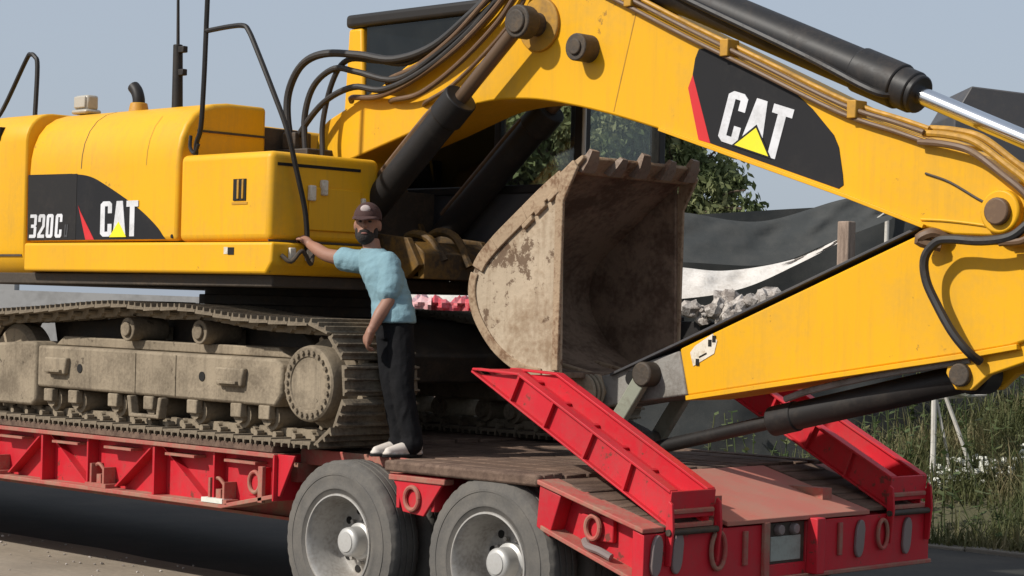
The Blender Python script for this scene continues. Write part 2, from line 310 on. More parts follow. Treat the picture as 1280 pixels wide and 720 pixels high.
def ring(c, r, tr, axis='y', n=24, parent=None, name='lashing_ring', mat='red_dusty', squash=1.0):
    q = MB(); pts = []
    for k in range(n+1):
        a = 2*math.pi*k/n
        if axis == 'y': pts.append((c[0]+r*math.cos(a), c[1], c[2]+r*squash*math.sin(a)))
        else: pts.append((c[0], c[1]+r*math.cos(a), c[2]+r*squash*math.sin(a)))
    q.tube(pts, tr, 8); return q.build(name, mat, parent)

# side beams of the low deck (near one with web, flanges, outriggers and diagonal gussets)
def side_beam(sgn, yo):
    Y = lambda d: yo+sgn*d
    q = MB(); q.prism([(-12, .64), (-1.22, .64), (-.70, .745), (-.70, .97), (-12, .97)], Y(.12), Y(.14)); web = q.build('beam_web', 'red', T)
    q = MB(); q.box(-12, -.69, min(Y(.0), Y(.22)), max(Y(.0), Y(.22)), .97, .998); q.build('top_flange', 'red_dusty', web, .004)
    q = MB(); q.prism([(-12, .612), (-1.22, .612), (-.69, .716), (-.69, .744), (-1.22, .64), (-12, .64)], Y(0), Y(.22)); q.build('bottom_flange', 'red_dusty', web, .004)
    return web
web = side_beam(1, 0.0)
side_beam(-1, 2.68)
fl = lambda x: .64 if x < -1.22 else .64+(x+1.22)*.2
mj = [-3.33-1.35*k for k in range(5)] + [-1.98]
me = MB().box(-.011, .011, .015, .119, .642, .968).mesh('outrigger', 'red')
for x in mj: inst('outrigger', me, web, Matrix.Translation((x, 0, 0)))
me = MB().box(-.008, .008, .03, .119, .642, .968).mesh('stiffener', 'red')
for x in mj: inst('stiffener', me, web, Matrix.Translation((x+(.55 if x < -3 else .64), 0, 0)))
me1 = MB().extr([(-.03, .03, .965), (-.05, .03, .965), (-.47, .03, .66), (-.45, .03, .66)], (0, .089, 0)).mesh('gusset', 'red')
me2 = MB().extr([(.03, .06, .965), (.045, .06, .965), (.50, .06, .66), (.485, .06, .66)], (0, .059, 0)).mesh('gusset', 'red')
for x in mj:
    inst('gusset', me1, web, Matrix.Translation((x, 0, 0))); inst('gusset', me2, web, Matrix.Translation((x, 0, 0)))
# short doubler strips under the top flange
me = MB().box(-.16, .16, .02, .119, .915, .932).mesh('pocket_strip', 'red_dusty')
for x in mj:
    for d in (.28, .92): inst('pocket_strip', me, web, Matrix.Translation((x+d, 0, 0)))
# lashing hooks along the bottom flange
def hook_mesh():
    q = MB(); q.box(-.13, .12, .0, .10, .641, .668); q.box(-.10, -.08, .02, .118, .668, .80); q.box(.05, .07, .02, .118, .668, .78)
    q.tube([(-.09, .06, .78), (-.03, .05, .80), (.03, .05, .76), (.06, .06, .70)], .012, 6, 4)
    q.box(-.03, .02, .03, .09, .668, .73)
    return q.mesh('lashing_hook', 'red_dusty')
hm = hook_mesh()
for x in mj: inst('lashing_hook', hm, web, Matrix.Translation((x+.70, 0, 0)))
q = MB(); q.box(-1.42, -1.20, -.004, .08, .642, .672); q.build('reflector_strip', 'litter', web)
# closing plates at the rear end of the low deck
q = MB(); q.prism([(-.69, .995), (-.52, .995), (-.66, .73), (-.69, .73)], .03, .05); q.build('end_gusset', 'red', T, .004)
q = MB(); q.box(-.70, -.685, .0, .6, .70, .99); q.box(-.86, -.83, .02, .1, .70, .90); q.build('end_plate', 'red', T, .003)
q = MB(); q.box(-1.02, -.88, .07, .12, .71, .86); q.build('ring_bracket', 'red', T, .006)
ring((-.95, .06, .80), .055, .013, parent=T, squash=1.2)
q = MB(); q.box(-.845, -.80, .0, .03, .68, .91); q.build('marker_strip', 'red_dusty', T, .004)
# spine beams and cross members under the decks
q = MB()
for y in (.78, 1.82):
    q.box(-12, 2.2, y, y+.09, .50, .93)
    q.box(-12, 2.2, y-.06, y+.15, .48, .50)
q.build('spine_beam', 'red_dusty', T)
q = MB()
for k in range(16): q.box(-11.5+.72*k, -11.42+.72*k, .14, 2.54, .82, .94)
q.build('cross_member', 'red_dusty', T)
# timber decking, each board its own piece
rr = random.Random(11)
def boards(x0, x1, ys, z0, z1, nm='deck_plank'):
    for a, b in ys:
        q = MB(); dz = rr.uniform(-.006, .004); q.box(x0+rr.uniform(0, .02), x1-rr.uniform(0, .04), a, b, z0, z1+dz); q.build(nm, 'wood', T, .006, 1)
ys = []; y = .015
while y < 2.6:
    wdt = rr.uniform(.19, .22); ys.append((y, min(y+wdt-.012, 2.665))); y += wdt
boards(-11.9, -.72, ys, 1.0, 1.046)
ys = []; y = .24
while y < 2.6:
    wdt = rr.uniform(.14, .19); ys.append((y, min(y+wdt-.014, 2.62))); y += wdt
boards(-.69, 1.60, ys, .985, 1.03)
# bogie: edge rails, beam behind the wheels, bracket between the wheels
for (a, b) in ((.0, .055), (2.625, 2.68)):
    q = MB(); q.box(.34, 1.60, a, b, .965, 1.032); q.build('edge_rail', 'wood', T, .016)
boards(.33, 1.60, [(.062, .145), (.155, .232)], .985, 1.03)
q = MB(); q.box(-.69, .33, .215, .235, .93, 1.03); q.build('inner_rail', 'red_dusty', T, .006)
q = MB(); q.box(-.70, 1.75, .60, .70, .66, .95); q.box(-.70, 1.75, 1.98, 2.08, .66, .95); q.box(-.7, 1.6, .62, 2.06, .935, .982); q.build('bogie_beam', 'red_dusty', T, .004)
q = MB()
for x in (-.07, 1.22): q.cyl((x, .1, .5), (x, 2.58, .5), .07, n=16)
q.build('axle', 'grime', T)
q = MB(); q.prism([(.36, .955), (.84, .955), (.80, .90), (.66, .72), (.48, .735), (.42, .88)], .03, .05)
q.box(.40, .43, .05, .34, .75, .955); q.box(.70, .73, .05, .34, .75, .955); q.build('ring_bracket', 'red', T, .005)
ring((.57, .018, .82), .058, .014, parent=T, squash=1.15)
q = MB(); q.box(.36, .84, .02, .10, .915, .95); q.build('bracket_cap', 'red_dusty', T, .006)

# tail section sloping down to the rear
TX0, TX1, TZ0, TZ1 = 1.62, 2.37, 1.008, .812
tz = lambda x: TZ0+(x-TX0)*(TZ1-TZ0)/(TX1-TX0)
for s, ya in ((1, 0.0), (-1, 2.68)):
    Y = lambda d: ya+s*d
    q = MB(); q.prism([(1.64, .76), (2.36, .52), (2.36, tz(2.36)-.03), (1.64, tz(1.64)-.03)], Y(.11), Y(.13)); sp = q.build('tail_side_panel', 'red', T)
    q = MB(); q.prism([(1.60, .75), (1.70, .70), (1.78, tz(1.78)-.035), (1.62, tz(1.62)-.028)], Y(0), Y(.11)); q.build('panel_post', 'red', sp, .006)
    q = MB(); q.prism([(2.30, .545), (2.368, .52), (2.368, tz(2.37)-.036), (2.30, tz(2.30)-.03)], Y(0.002), Y(.11)); q.build('panel_post', 'red', sp, .006)
    q = MB(); q.prism([(1.64, .735), (2.36, .505), (2.36, .53), (1.64, .762)], Y(-.012), Y(.14)); q.build('panel_lower_rail', 'red_dusty', sp, .005)
    q = MB(); q.prism([(1.61, tz(1.61)-.027), (2.385, tz(2.385)-.027), (2.385, tz(2.385)), (1.61, tz(1.61))], Y(-.015), Y(.16)); q.build('panel_upper_rail', 'red_dusty', sp, .006)
q = MB(); q.box(1.86, 2.10, .075, .11, .70, .84); q.build('ring_bracket', 'red', T, .008)
ring((1.97, .055, .775), .05, .014, parent=T, squash=1.25)
q = MB(); q.tube([(1.92, .05, .70), (1.97, .02, .675), (2.05, .02, .66), (2.13, .03, .63)], .022, 8, 4); q.build('lashing_hook', 'tail_lens', T)
# tail body, boards at both sides and the scuffed steel sheet in the middle
q = MB(); q.prism([(1.60, .955), (2.36, tz(2.36)-.055), (2.36, .50), (1.66, .73)], .14, 2.54); q.build('tail_body', 'red', T)
for y0, y1 in ((.165, .66), (2.04, 2.515)):
    x = 1.615
    while x < 2.33:
        wd = rr.uniform(.10, .15); x1 = min(x+wd-.014, 2.375); q = MB(); d = rr.uniform(-.008, .006); ya, yb = y0+(rr.uniform(-.05, 0) if y0 < 1 else 0), y1+rr.uniform(-.02, .0)
        q.extr([(x, ya, tz(x)-.03), (x1, ya, tz(x1)-.03), (x1, ya, tz(x1)+.004+d), (x, ya, tz(x)+.004+d)], (0, yb-ya, 0)); q.build('deck_plank', 'wood', T, .006, 1); x += wd
q = MB(); q.prism([(1.60, tz(1.60)-.02), (2.40, tz(2.40)-.02), (2.40, tz(2.40)+.006), (1.60, tz(1.60)+.006)], .675, 2.02); q.build('deck_sheet', 'red_deck', T, .004)
# rear face with lamps, plate box and fins
q = MB(); q.box(2.362, 2.382, .0, 1.06, .47, .775); q.box(2.362, 2.382, 1.42, 2.68, .47, .775); q.box(2.362, 2.382, 1.06, 1.42, .47, .545); rear = q.build('rear_panel', 'red', T, .004)
q = MB(); q.box(2.34, 2.40, -.01, 2.69, .452, .478); q.build('bumper_rail', 'red_dusty', rear, .006)
q = MB(); q.box(2.361, 2.365, 1.06, 1.42, .545, .775); q.build('plate_box', 'grime', rear)
q = MB(); q.box(2.366, 2.374, 1.10, 1.38, .56, .70); q.build('licence_plate', 'plate', rear, .004)
for y in (1.17, 1.31):
    q = MB(); q.cyl((2.364, y, .738), (2.40, y, .738), .034, .028, 16); q.build('plate_lamp', 'tail_lens', rear, .004)
q = MB(); q.box(2.382, 2.46, 1.42, 1.50, .475, .795); q.build('rear_post', 'red', rear, .006)
q = MB(); q.box(2.382, 2.41, 1.00, 1.05, .475, .79); q.build('rear_post', 'red_dusty', rear, .006)
for y in (.83, 1.72): q = MB(); q.box(2.382, 2.40, y, y+.035, .56, .75); q.build('rear_fin', 'red_dusty', rear, .004)
def oval(y, z, tilt):
    q = MB(); pts = []
    for k in range(20):
        a = 2*math.pi*k/20; u, v = .042*math.cos(a), .082*math.sin(a)+(.03 if math.sin(a) > 0 else -.03)
        pts.append((2.383, y+u*math.cos(tilt)+v*math.sin(tilt), z-u*math.sin(tilt)+v*math.cos(tilt)))
    q.extr(pts, (.022, 0, 0)); return q
for y, z in ((.09, .66), (.26, .665), (1.93, .645), (2.42, .635)): oval(y, z, .12).build('tail_light', 'tail_lens', rear, .006)
ring((2.40, .60, .66), .06, .013, 'x', parent=rear, name='ramp_catch', mat='red_dusty', squash=1.7)
ring((2.40, 2.16, .66), .05, .012, 'x', parent=rear, name='ramp_catch', mat='red_dusty', squash=1.7)

# loading ramps, folded up and leaning forwards
def ramp(y0, y1):
    bx, bz = 2.375, .80; ux, uz = -.8932, .4497; wx, wz = .4497, .8932
    pt = lambda u, w_: (bx+u*ux+w_*wx, bz+u*uz+w_*wz)
    def pr(poly, a, b): return MB().prism([pt(u+.40*w_*max(0, 1-u/.5), w_) for u, w_ in poly], a, b)   # heel cut nearly upright
    top = lambda u: .185 if u < 1.36 else .185-.150*(u-1.36)/.34
    bot = lambda u: 0 if u < 1.30 else .02*(u-1.3)/.4
    root = pr([(.02, .055), (1.62, .055), (1.62, .072), (.02, .072)], y0+.045, y1-.045).build('loading_ramp', 'red', T)
    for a, s in ((y0, 1), (y1, -1)):
        Y = lambda d: a+s*d
        pr([(0, .012), (1.66, .012), (1.36, .175), (0, .175)], Y(.032), Y(.044)).build('ramp_web', 'red', root)
        pr([(0, .173), (1.36, .173), (1.70, .022), (1.70, .036), (1.36, .188), (0, .188)], Y(0), Y(.066)).build('ramp_top_flange', 'red_dusty' if 0 else 'red', root, .003)
        pr([(0, 0), (1.70, .008), (1.70, .020), (0, .012)], Y(0), Y(.066)).build('ramp_bottom_flange', 'red', root, .003)
        for u in (.36, .70, 1.04, 1.34):
            pr([(u, .012), (u+.016, .012), (u+.016, .173), (u, .173)], Y(.002), Y(.032)).build('ramp_rib', 'red', root)
    for k in range(6):
        u = .18+.25*k
        pr([(u, .072), (u+.028, .072), (u+.028, .098), (u, .098)], y0+.046, y0+.13).build('ramp_cleat', 'red', root, .003)
        pr([(u, .072), (u+.028, .072), (u+.028, .086), (u, .086)], y0+.13, y1-.046).build('ramp_cleat', 'red', root, .003)
    pr([(-.012, .05), (0.0, .05), (0.0, .185), (-.012, .185)], y0+.004, y1-.004).build('ramp_end_plate', 'red', root, .003)
    for d in (.03, .10): pr([(-.03, d-.02), (-.012, d-.02), (-.012, d), (-.03, d)], y0+.02, y1-.02).build('ramp_hinge_bar', 'red_dusty', root, .004)
    for a in (y0-.02, y1+.002):
        MB().prism([(2.384, .60), (2.415, .60), (2.435, .80), (2.425, .93), (2.40, .95), (2.384, .90)], a, a+.018).build('hinge_plate', 'red', root, .004)
    MB().cyl((2.41, y0-.03, .78), (2.41, y1+.03, .78), .018, n=14).build('hinge_pin', 'grime', root)
ramp(.19, .57); ramp(2.235, 2.62)

# wheels
def wheel_parts():
    tp = [(.288, -.105), (.305, -.118), (.325, -.123), (.328, -.127), (.345, -.128), (.348, -.126), (.385, -.130), (.41, -.1285), (.412, -.132), (.426, -.131), (.428, -.1265), (.44, -.124), (.468, -.115), (.482, -.113), (.492, -.098), (.5, -.085)]
    tp += [(.5, -.055), (.491, -.053), (.491, -.043), (.5, -.041), (.5, -.006), (.491, -.004), (.491, .004), (.5, .006), (.5, .041), (.491, .043), (.491, .053), (.5, .055), (.5, .085), (.49, .10), (.468, .115), (.385, .13), (.305, .118), (.288, .105)]
    tq = MB().lathe_y(tp, 0, 0, 120, False)
    for i, (x_, y_, z_) in enumerate(tq.v):                       # shoulder blocks and a raised sidewall band
        r_ = math.hypot(x_, z_); k_ = i % 120
        if r_ > .478 and abs(y_) > .06 and k_ % 3 == 0: f_ = (r_-.005)/r_; tq.v[i] = (x_*f_, y_, z_*f_)
    ty = tq.mesh('wheel', 'tyre', 40)
    rp = [(.299, -.112), (.296, -.122), (.286, -.124), (.278, -.115), (.268, -.085), (.258, -.045), (.248, .0), (.238, .085), (.222, .105), (.19, .110), (.15, .100), (.125, .095), (.0, .095)]
    rm = MB().lathe_y(rp, 0, 0, 56, False).mesh('rim', 'rim', 40)
    hb = MB().lathe_y([(.112, .095), (.112, .055), (.092, .045), (.090, -.020), (.088, -.036), (.078, -.048), (.062, -.052), (.060, -.058), (.030, -.060), (.0, -.060)], 0, 0, 32, False).mesh('hub', 'hub', 40)
    ho = MB().cyl((0, -.004, 0), (0, .01, 0), .024, n=12).mesh('hand_hole', 'hole'); nu = MB().cyl((0, 0, 0), (0, -.03, 0), .014, n=6).mesh('wheel_nut', 'rim')
    return ty, rm, hb, ho, nu
wp = wheel_parts()
for x, spin in ((-.07, .2), (1.22, 1.1)):
    for y, flip in ((.125, 0), (.42, 1), (2.26, 0), (2.555, 1)):
        mt = Matrix.Translation((x, y, .5)) @ Matrix.Rotation(math.pi if flip else 0, 4, 'Z') @ Matrix.Rotation(spin, 4, 'Y')
        wh = inst('wheel', wp[0], T, mt)
        for nm, me in zip(('rim', 'hub'), wp[1:3]): inst(nm, me, wh, Matrix.Identity(4))
        if y < .2:
            for k in range(10):
                a = 2*math.pi*(k+.3)/10; inst('hand_hole', wp[3], wh, Matrix.Translation((.188*math.cos(a), .106, .188*math.sin(a))))
                a = 2*math.pi*(k+.8)/10; inst('wheel_nut', wp[4], wh, Matrix.Translation((.138*math.cos(a), .095, .138*math.sin(a))))
# ------------------------------------------------------------------ the excavator
X = thing('excavator', 'yellow tracked excavator with folded boom standing on the red trailer', 'excavator', (-2.2, 1.4, 1.05))

# --- crawler tracks
SPR = (-.41, 1.45); IDL = (-4.06, 1.45); PR = .33
def track_path():
    pts = []
    for k in range(25):
        a = math.pi/2 - math.pi*k/24; pts.append((SPR[0]+PR*math.cos(a), SPR[1]+PR*math.sin(a)))
    for k in range(1, 30): pts.append((SPR[0]+(IDL[0]-SPR[0])*k/30, SPR[1]-PR))
    for k in range(25):
        a = -math.pi/2 - math.pi*k/24; pts.append((IDL[0]+PR*math.cos(a), IDL[1]+PR*math.sin(a)))
    top = spline([(IDL[0], IDL[1]+PR, 0), (-3.4, 1.815, 0), (-2.55, 1.865, 0), (-2.1, 1.85, 0), (-1.68, 1.852, 0), (-1.1, 1.80, 0), (SPR[0], SPR[1]+PR, 0)], 8)
    pts += [(p.x, p.y) for p in top[1:-1]]
    return pts
TP = track_path()
def track_frames(n):
    P = [Vector((x, z)) for x, z in TP]; P.append(P[0]); L_ = [0]
    for a, b in zip(P, P[1:]): L_.append(L_[-1]+(b-a).length)
    out = []
    for k in range(n):
        d = L_[-1]*(k+.5)/n; i = max(j for j in range(len(L_)-1) if L_[j] <= d)
        t = (d-L_[i])/(L_[i+1]-L_[i]+1e-9); p = P[i].lerp(P[i+1], t); tg = (P[i+1]-P[i]).normalized()
        out.append((p, tg))
    return out
q = MB()
q.extr([(-.088, 0, .034), (-.080, 0, .048), (-.076, 0, .072), (-.066, 0, .072), (-.060, 0, .048), (-.010, 0, .048), (-.005, 0, .072), (.005, 0, .072), (.010, 0, .048), (.060, 0, .048), (.066, 0, .072), (.076, 0, .072), (.082, 0, .048), (.100, 0, .042), (.100, 0, .030), (-.088, 0, .022)], (0, .6, 0))
shoe_me = q.mesh('track_shoe', 'shoe')
q = MB()
for y in (.20, .36):
    q.extr([(-.095, y, -.012), (-.055, y, -.034), (.03, y, -.030), (.085, y, -.034), (.105, y, 0), (.085, y, .030), (-.08, y, .030)], (0, .035, 0))
q.cyl((-.075, .17, 0), (-.075, .43, 0), .026, n=10); q.cyl((.03, .12, .012), (.03, .18, .012), .022, n=8); q.cyl((-.03, .42, .012), (-.03, .48, .012), .022, n=8)
link_me = q.mesh('chain_link', 'dusty')

def track(y0, mirror):
    Y = lambda d: y0+(.6-d if mirror else d)
    # track frame is the part the rest hangs on
    q = MB(); q.prism([(-3.53, 1.30), (-.80, 1.285), (-.735, 1.36), (-.735, 1.55), (-.80, 1.592), (-3.53, 1.60)], Y(.085), Y(.50)); fr = q.build('track_frame', 'dusty', X, .02)
    q = MB(); q.prism([(-3.50, 1.603), (-.82, 1.596), (-.95, 1.66), (-3.40, 1.67)], Y(.22), Y(.46)); q.build('frame_top', 'dusty', fr, .01)
    q = MB(); q.prism([(-4.16, 1.16), (-3.56, 1.16), (-3.51, 1.20), (-3.51, 1.60), (-3.56, 1.63), (-4.12, 1.60), (-4.22, 1.45)], Y(.065), Y(.53)); q.build('idler_guard', 'dusty', fr, .02)
    for a, b in ((-3.36, -3.12), (-1.36, -1.10)):
        q = MB(); q.prism([(a, 1.40), (b, 1.40), (b+.02, 1.52), (a-.02, 1.52)], Y(.045), Y(.09)); q.build('step_pocket', 'dusty', fr, .012)
        q = MB(); q.box(a+.03, b-.03, min(Y(.02), Y(.06)), max(Y(.02), Y(.06)), 1.415, 1.435); q.build('step_bar', 'dusty', fr, .004)
    for xx in (-2.98, -1.56): q = MB(); q.cyl((xx, Y(.08), 1.45), (xx, Y(.10), 1.45), .032, n=14); q.build('frame_hole', 'hole', fr)
    for a in (-2.32, -1.86): q = MB(); q.box(a, a+.012, min(Y(.079), Y(.09)), max(Y(.079), Y(.09)), 1.31, 1.58); q.build('frame_seam', 'dusty', fr)
    for xx in (-2.5, -1.68):
        q = MB(); q.cyl((xx, Y(.14), 1.74), (xx, Y(.44), 1.74), .082, n=20); q.cyl((xx, Y(.12), 1.74), (xx, Y(.14), 1.74), .05, n=14); q.box(xx-.05, xx+.05, min(Y(.44), Y(.5)), max(Y(.44), Y(.5)), 1.6, 1.76); q.build('carrier_roller', 'dusty', fr, .006)
    rm = MB().cyl((0, .0, 0), (0, .34, 0), .085, n=20).cyl((0, -.035, 0), (0, .0, 0), .055, n=14).mesh('track_roller', 'dusty')
    for xx in (-3.38, -3.07, -2.58, -2.16, -1.67, -1.2, -.91):
        inst('track_roller', rm, fr, Matrix.Translation((xx, y0+.15, 1.215)))
        q = MB(); q.box(xx-.055, xx+.055, min(Y(.085), Y(.14)), max(Y(.085), Y(.14)), 1.20, 1.292); q.build('roller_bracket', 'dusty', fr, .008)
    q = MB(); q.prism([(-2.36, 1.29), (-2.32, 1.29), (-2.30, 1.17), (-2.02, 1.17), (-2.00, 1.29), (-1.96, 1.29), (-1.99, 1.145), (-2.33, 1.145)], Y(.05), Y(.12)); q.build('track_guide', 'dusty', fr, .008)
    # final drive with its bolt ring
    q = MB(); q.lathe_y([(.0, Y(.034)), (.165, Y(.034)), (.17, Y(.026)), (.222, Y(.026)), (.234, Y(.036)), (.240, Y(.06)), (.236, Y(.16)), (.28, Y(.2)), (.30, Y(.42)), (.0, Y(.45))], *SPR, 48); dr = q.build('final_drive', 'dusty', fr)
    bm_ = MB().cyl((0, 0, 0), (0, -.016, 0), .0155, n=6).mesh('drive_bolt', 'dusty')
    for k in range(24):
        a = 2*math.pi*k/24; inst('drive_bolt', bm_, fr, Matrix.Translation((SPR[0]+.196*math.cos(a), Y(.027) if not mirror else Y(.027)+.02, SPR[1]+.196*math.sin(a))))
    q = MB(); pts = []
    for k in range(84):
        a = 2*math.pi*k/84; r = .335 if k % 4 in (0, 1) else .285; pts.append((SPR[0]+r*math.cos(a), SPR[1]+r*math.sin(a)))
    q.prism(pts, Y(.27), Y(.33)); q.build('sprocket', 'dusty', fr)
    q = MB(); q.lathe_y([(.0, Y(.18)), (.10, Y(.18)), (.12, Y(.22)), (.26, Y(.22)), (.30, Y(.26)), (.30, Y(.38)), (.0, Y(.42))], *IDL, 40); q.build('idler', 'dusty', fr)
    for p, t in track_frames(49):
        n_ = Vector((-t.y, t.x)); xa = Vector((t.x, 0, t.y)); za = Vector((n_.x, 0, n_.y)); ya = za.cross(xa)
        if ya.y < 0: xa, ya = xa, ya
        m4 = Matrix((xa, ya, za)).transposed().to_4x4()
        o = Vector((p.x, y0 if ya.y > 0 else y0+.6, p.y)); m4.translation = o
        inst('track_shoe', shoe_me, fr, m4); inst('chain_link', link_me, fr, m4)
track(0.0, False); track(2.2, True)

# --- car body and slew ring
q = MB(); q.prism([(-3.9, 1.42), (-.95, 1.42), (-.85, 1.62), (-1.1, 1.80), (-1.5, 1.86), (-2.9, 1.86), (-3.3, 1.80), (-4.0, 1.78)], .52, 2.28); q.build('car_body', 'grime', X, .02)
q = MB(); q.cyl((-2.2, 1.4, 1.86), (-2.2, 1.4, 2.07), .66, n=48); q.cyl((-2.2, 1.4, 1.93), (-2.2, 1.4, 2.0), .70, n=48); q.build('slew_ring', 'grime', X, .006)

# --- upper structure
q = MB(); q.box(-4.85, -.90, .12, 2.66, 2.045, 2.128); pan = q.build('turntable_frame', 'grime', X, .01)
q = MB(); q.box(-4.7, -1.86, .2, 2.6, 2.13, 2.90); q.box(-1.86, -1.25, .98, 1.85, 2.13, 2.75); q.build('engine_core', 'grime', X)
# counterweight
def round_rect(y0, y1, z0, z1, r, seg=6, bl=None):
    out = []
    for cy, cz, a0 in ((y1-r, z0+r, -90), (y1-r, z1-r, 0), (y0+r, z1-r, 90), (y0+r, z0+r, 180)):
        for k in range(seg+1):
            a = R(a0+90*k/seg); out.append((cy+r*math.cos(a), cz+r*math.sin(a)))
    return out
q = MB(); pts = []
for x, s in ((-3.672, 1.0), (-3.69, 1.006), (-4.2, 1.006), (-4.6, .97), (-4.85, .88), (-4.97, .74)):
    pts.append([(x, 1.4+(y-1.4)*s, z) for y, z in round_rect(.045, 2.755, 2.08, 3.30, .22, 7)])
n = len(pts[0])
for i in range(len(pts)): q.v += pts[i]
for i in range(len(pts)-1):
    for k in range(n): q.f.append((i*n+k, (i+1)*n+k, (i+1)*n+(k+1) % n, i*n+(k+1) % n))
q.f.append(tuple(range(n))); q.f.append(tuple(range((len(pts)-1)*n, len(pts)*n))[::-1])
cw = q.build('counterweight', 'yellow', X, .012)
q = MB(); q.box(-4.98, -3.70, .038, .05, 2.745, 2.757); q.box(-4.9, -3.70, .037, .05, 2.243, 2.258); q.build('panel_seam', 'grime', cw)
for k in range(4): q = MB(); q.prism([(-4.06-.075*k, 3.10), (-4.025-.075*k, 3.10), (-4.015-.075*k, 3.20), (-4.05-.075*k, 3.20)], .030, .14); q.build('vent_slot', 'hole', cw)
# hood with rolled shoulder
hp = [(.05, 2.345), (.05, 2.86), (.056, 2.95), (.075, 3.04), (.115, 3.13), (.175, 3.205), (.25, 3.255), (.34, 3.285), (.46, 3.30), (.79, 3.30), (.79, 2.345)]
def hood(x0, x1, nm, bev):
    q = MB(); q.prism_x(hp, x0, x1); return q.build(nm, 'yellow', X, bev, 3)
hd = hood(-3.648, -1.835, 'engine_hood', .03)
hp2 = [(y, z) for y, z in ((.79, 2.9), (.79, 3.29), (2.6, 3.25), (2.72, 3.1), (2.72, 2.9))]
q = MB(); q.prism_x(hp2, -3.64, -2.75); q.build('rear_hood', 'yellow', X, .03)
# seams across the hood: thin grooves drawn as raised dark joint strips on its skin
def skin_strip(x0, x1, a, b, nm='panel_seam', mat='grime', parent=None, off=.0015):
    q = MB(); P = [Vector((0, y, z)) for y, z in hp[a:b]]; vs = []
    for i, p in enumerate(P):
        t = (P[min(i+1, len(P)-1)]-P[max(i-1, 0)]).normalized(); nn = Vector((0, -t.z, t.y))
        vs += [(x0, p.y+nn.y*off, p.z+nn.z*off), (x1, p.y+nn.y*off, p.z+nn.z*off)]
    q.add(vs, [(2*i, 2*i+1, 2*i+3, 2*i+2) for i in range(len(P)-1)]); return q.build(nm, mat, parent)
skin_strip(-2.98, -2.972, 1, 10, parent=hd)
skin_strip(-2.20, -2.194, 1, 6, mat='yellow_dirty', parent=hd)
q = MB(); q.box(-1.86, -1.828, .2, .79, 3.085, 3.10); q.build('panel_seam', 'grime', hd)
# lower skirt and the storage box in front
q = MB(); q.prism([(-3.66, 2.135), (-.86, 2.125), (-.80, 2.20), (-.80, 2.332), (-3.66, 2.340)], .03, .99); sk = q.build('side_skirt', 'yellow', X, .02, 3)
q = MB(); q.box(-1.818, -.85, .05, .975, 2.338, 2.915); tb = q.build('storage_box', 'yellow', X, .045, 4)
q = MB(); q.box(-1.23, -1.10, .044, .06, 2.60, 2.74); q.build('latch_recess', 'hole', tb)
q = MB(); q.box(-1.185, -1.165, .036, .05, 2.61, 2.735); q.box(-1.135, -1.118, .036, .05, 2.61, 2.735); q.build('latch_handle', 'yellow_dirty', tb, .004)
q = MB(); q.box(-1.245, -1.085, .046, .06, 2.575, 2.59); q.build('latch_lip', 'yellow_dirty', tb)
q = MB(); q.box(-.853, -.846, .10, .80, 2.822, 2.842); q.build('lid_gap', 'hole', tb)
q = MB(); q.box(-.853, -.846, .04, .975, 2.336, 2.350); q.build('lid_gap', 'grime', tb)
q = MB(); q.box(-.85, -.835, .36, .80, 2.42, 2.70); q.build('front_door', 'yellow', tb, .008)
for y, z, d in ((.35, 2.66, .05), (.45, 2.70, .05), (.80, 2.60, .03)):
    q = MB(); q.box(-.85, -.815, y, y+d, z-.05, z+.05); q.build('hinge', 'white_sticker', tb, .008)
q = MB(); q.tube([(-.79, .10, 2.25), (-.74, .14, 2.21), (-.73, .22, 2.28), (-.74, .30, 2.20), (-.79, .36, 2.26)], .014, 8, 5); q.build('tie_loop', 'grime', sk)
for y in (.16, .30, .84): q = MB(); q.box(-.80, -.775, y, y+.05, 2.22, 2.30); q.build('clip', 'white_sticker', sk, .006)
q = MB(); q.box(-1.29, -1.25, .027, .035, 2.255, 2.30); q.build('sticker', 'white_sticker', sk)
q = MB(); q.box(-1.247, -1.185, .027, .035, 2.25, 2.298); q.build('sticker', 'hole', sk)
q = MB(); q.cyl((-1.885, .046, 2.375), (-1.885, .06, 2.375), .014, n=10); q.build('bolt', 'hole', hd)

# --- side decal: black panel, red slash, lettering
def arc_panel(y):
    pts = [(-3.64, 2.357), (-3.65, 2.835), (-3.09, 2.828)]
    for p in spline([(-3.09, 2.828, 0), (-2.88, 2.805, 0), (-2.69, 2.745, 0), (-2.305, 2.583, 0), (-2.069, 2.449, 0), (-1.96, 2.357, 0)], 6)[1:]: pts.append((p.x, p.y))
    return [(x, z) for x, z in pts]
q = MB(); q.prism(arc_panel(0), .0465, .052); q.build('decal_panel', 'decal_black', hd)
q = MB(); q.box(-3.635, -3.02, .0445, .047, 2.36, 2.826); q.build('vent_grille', 'black', hd)
q = MB(); q.prism([(-3.0, 2.358), (-2.995, 2.60), (-2.97, 2.56), (-2.79, 2.358), (-2.895, 2.358)][1:], .044, .047); q.build('decal_slash', 'decal_red', hd)

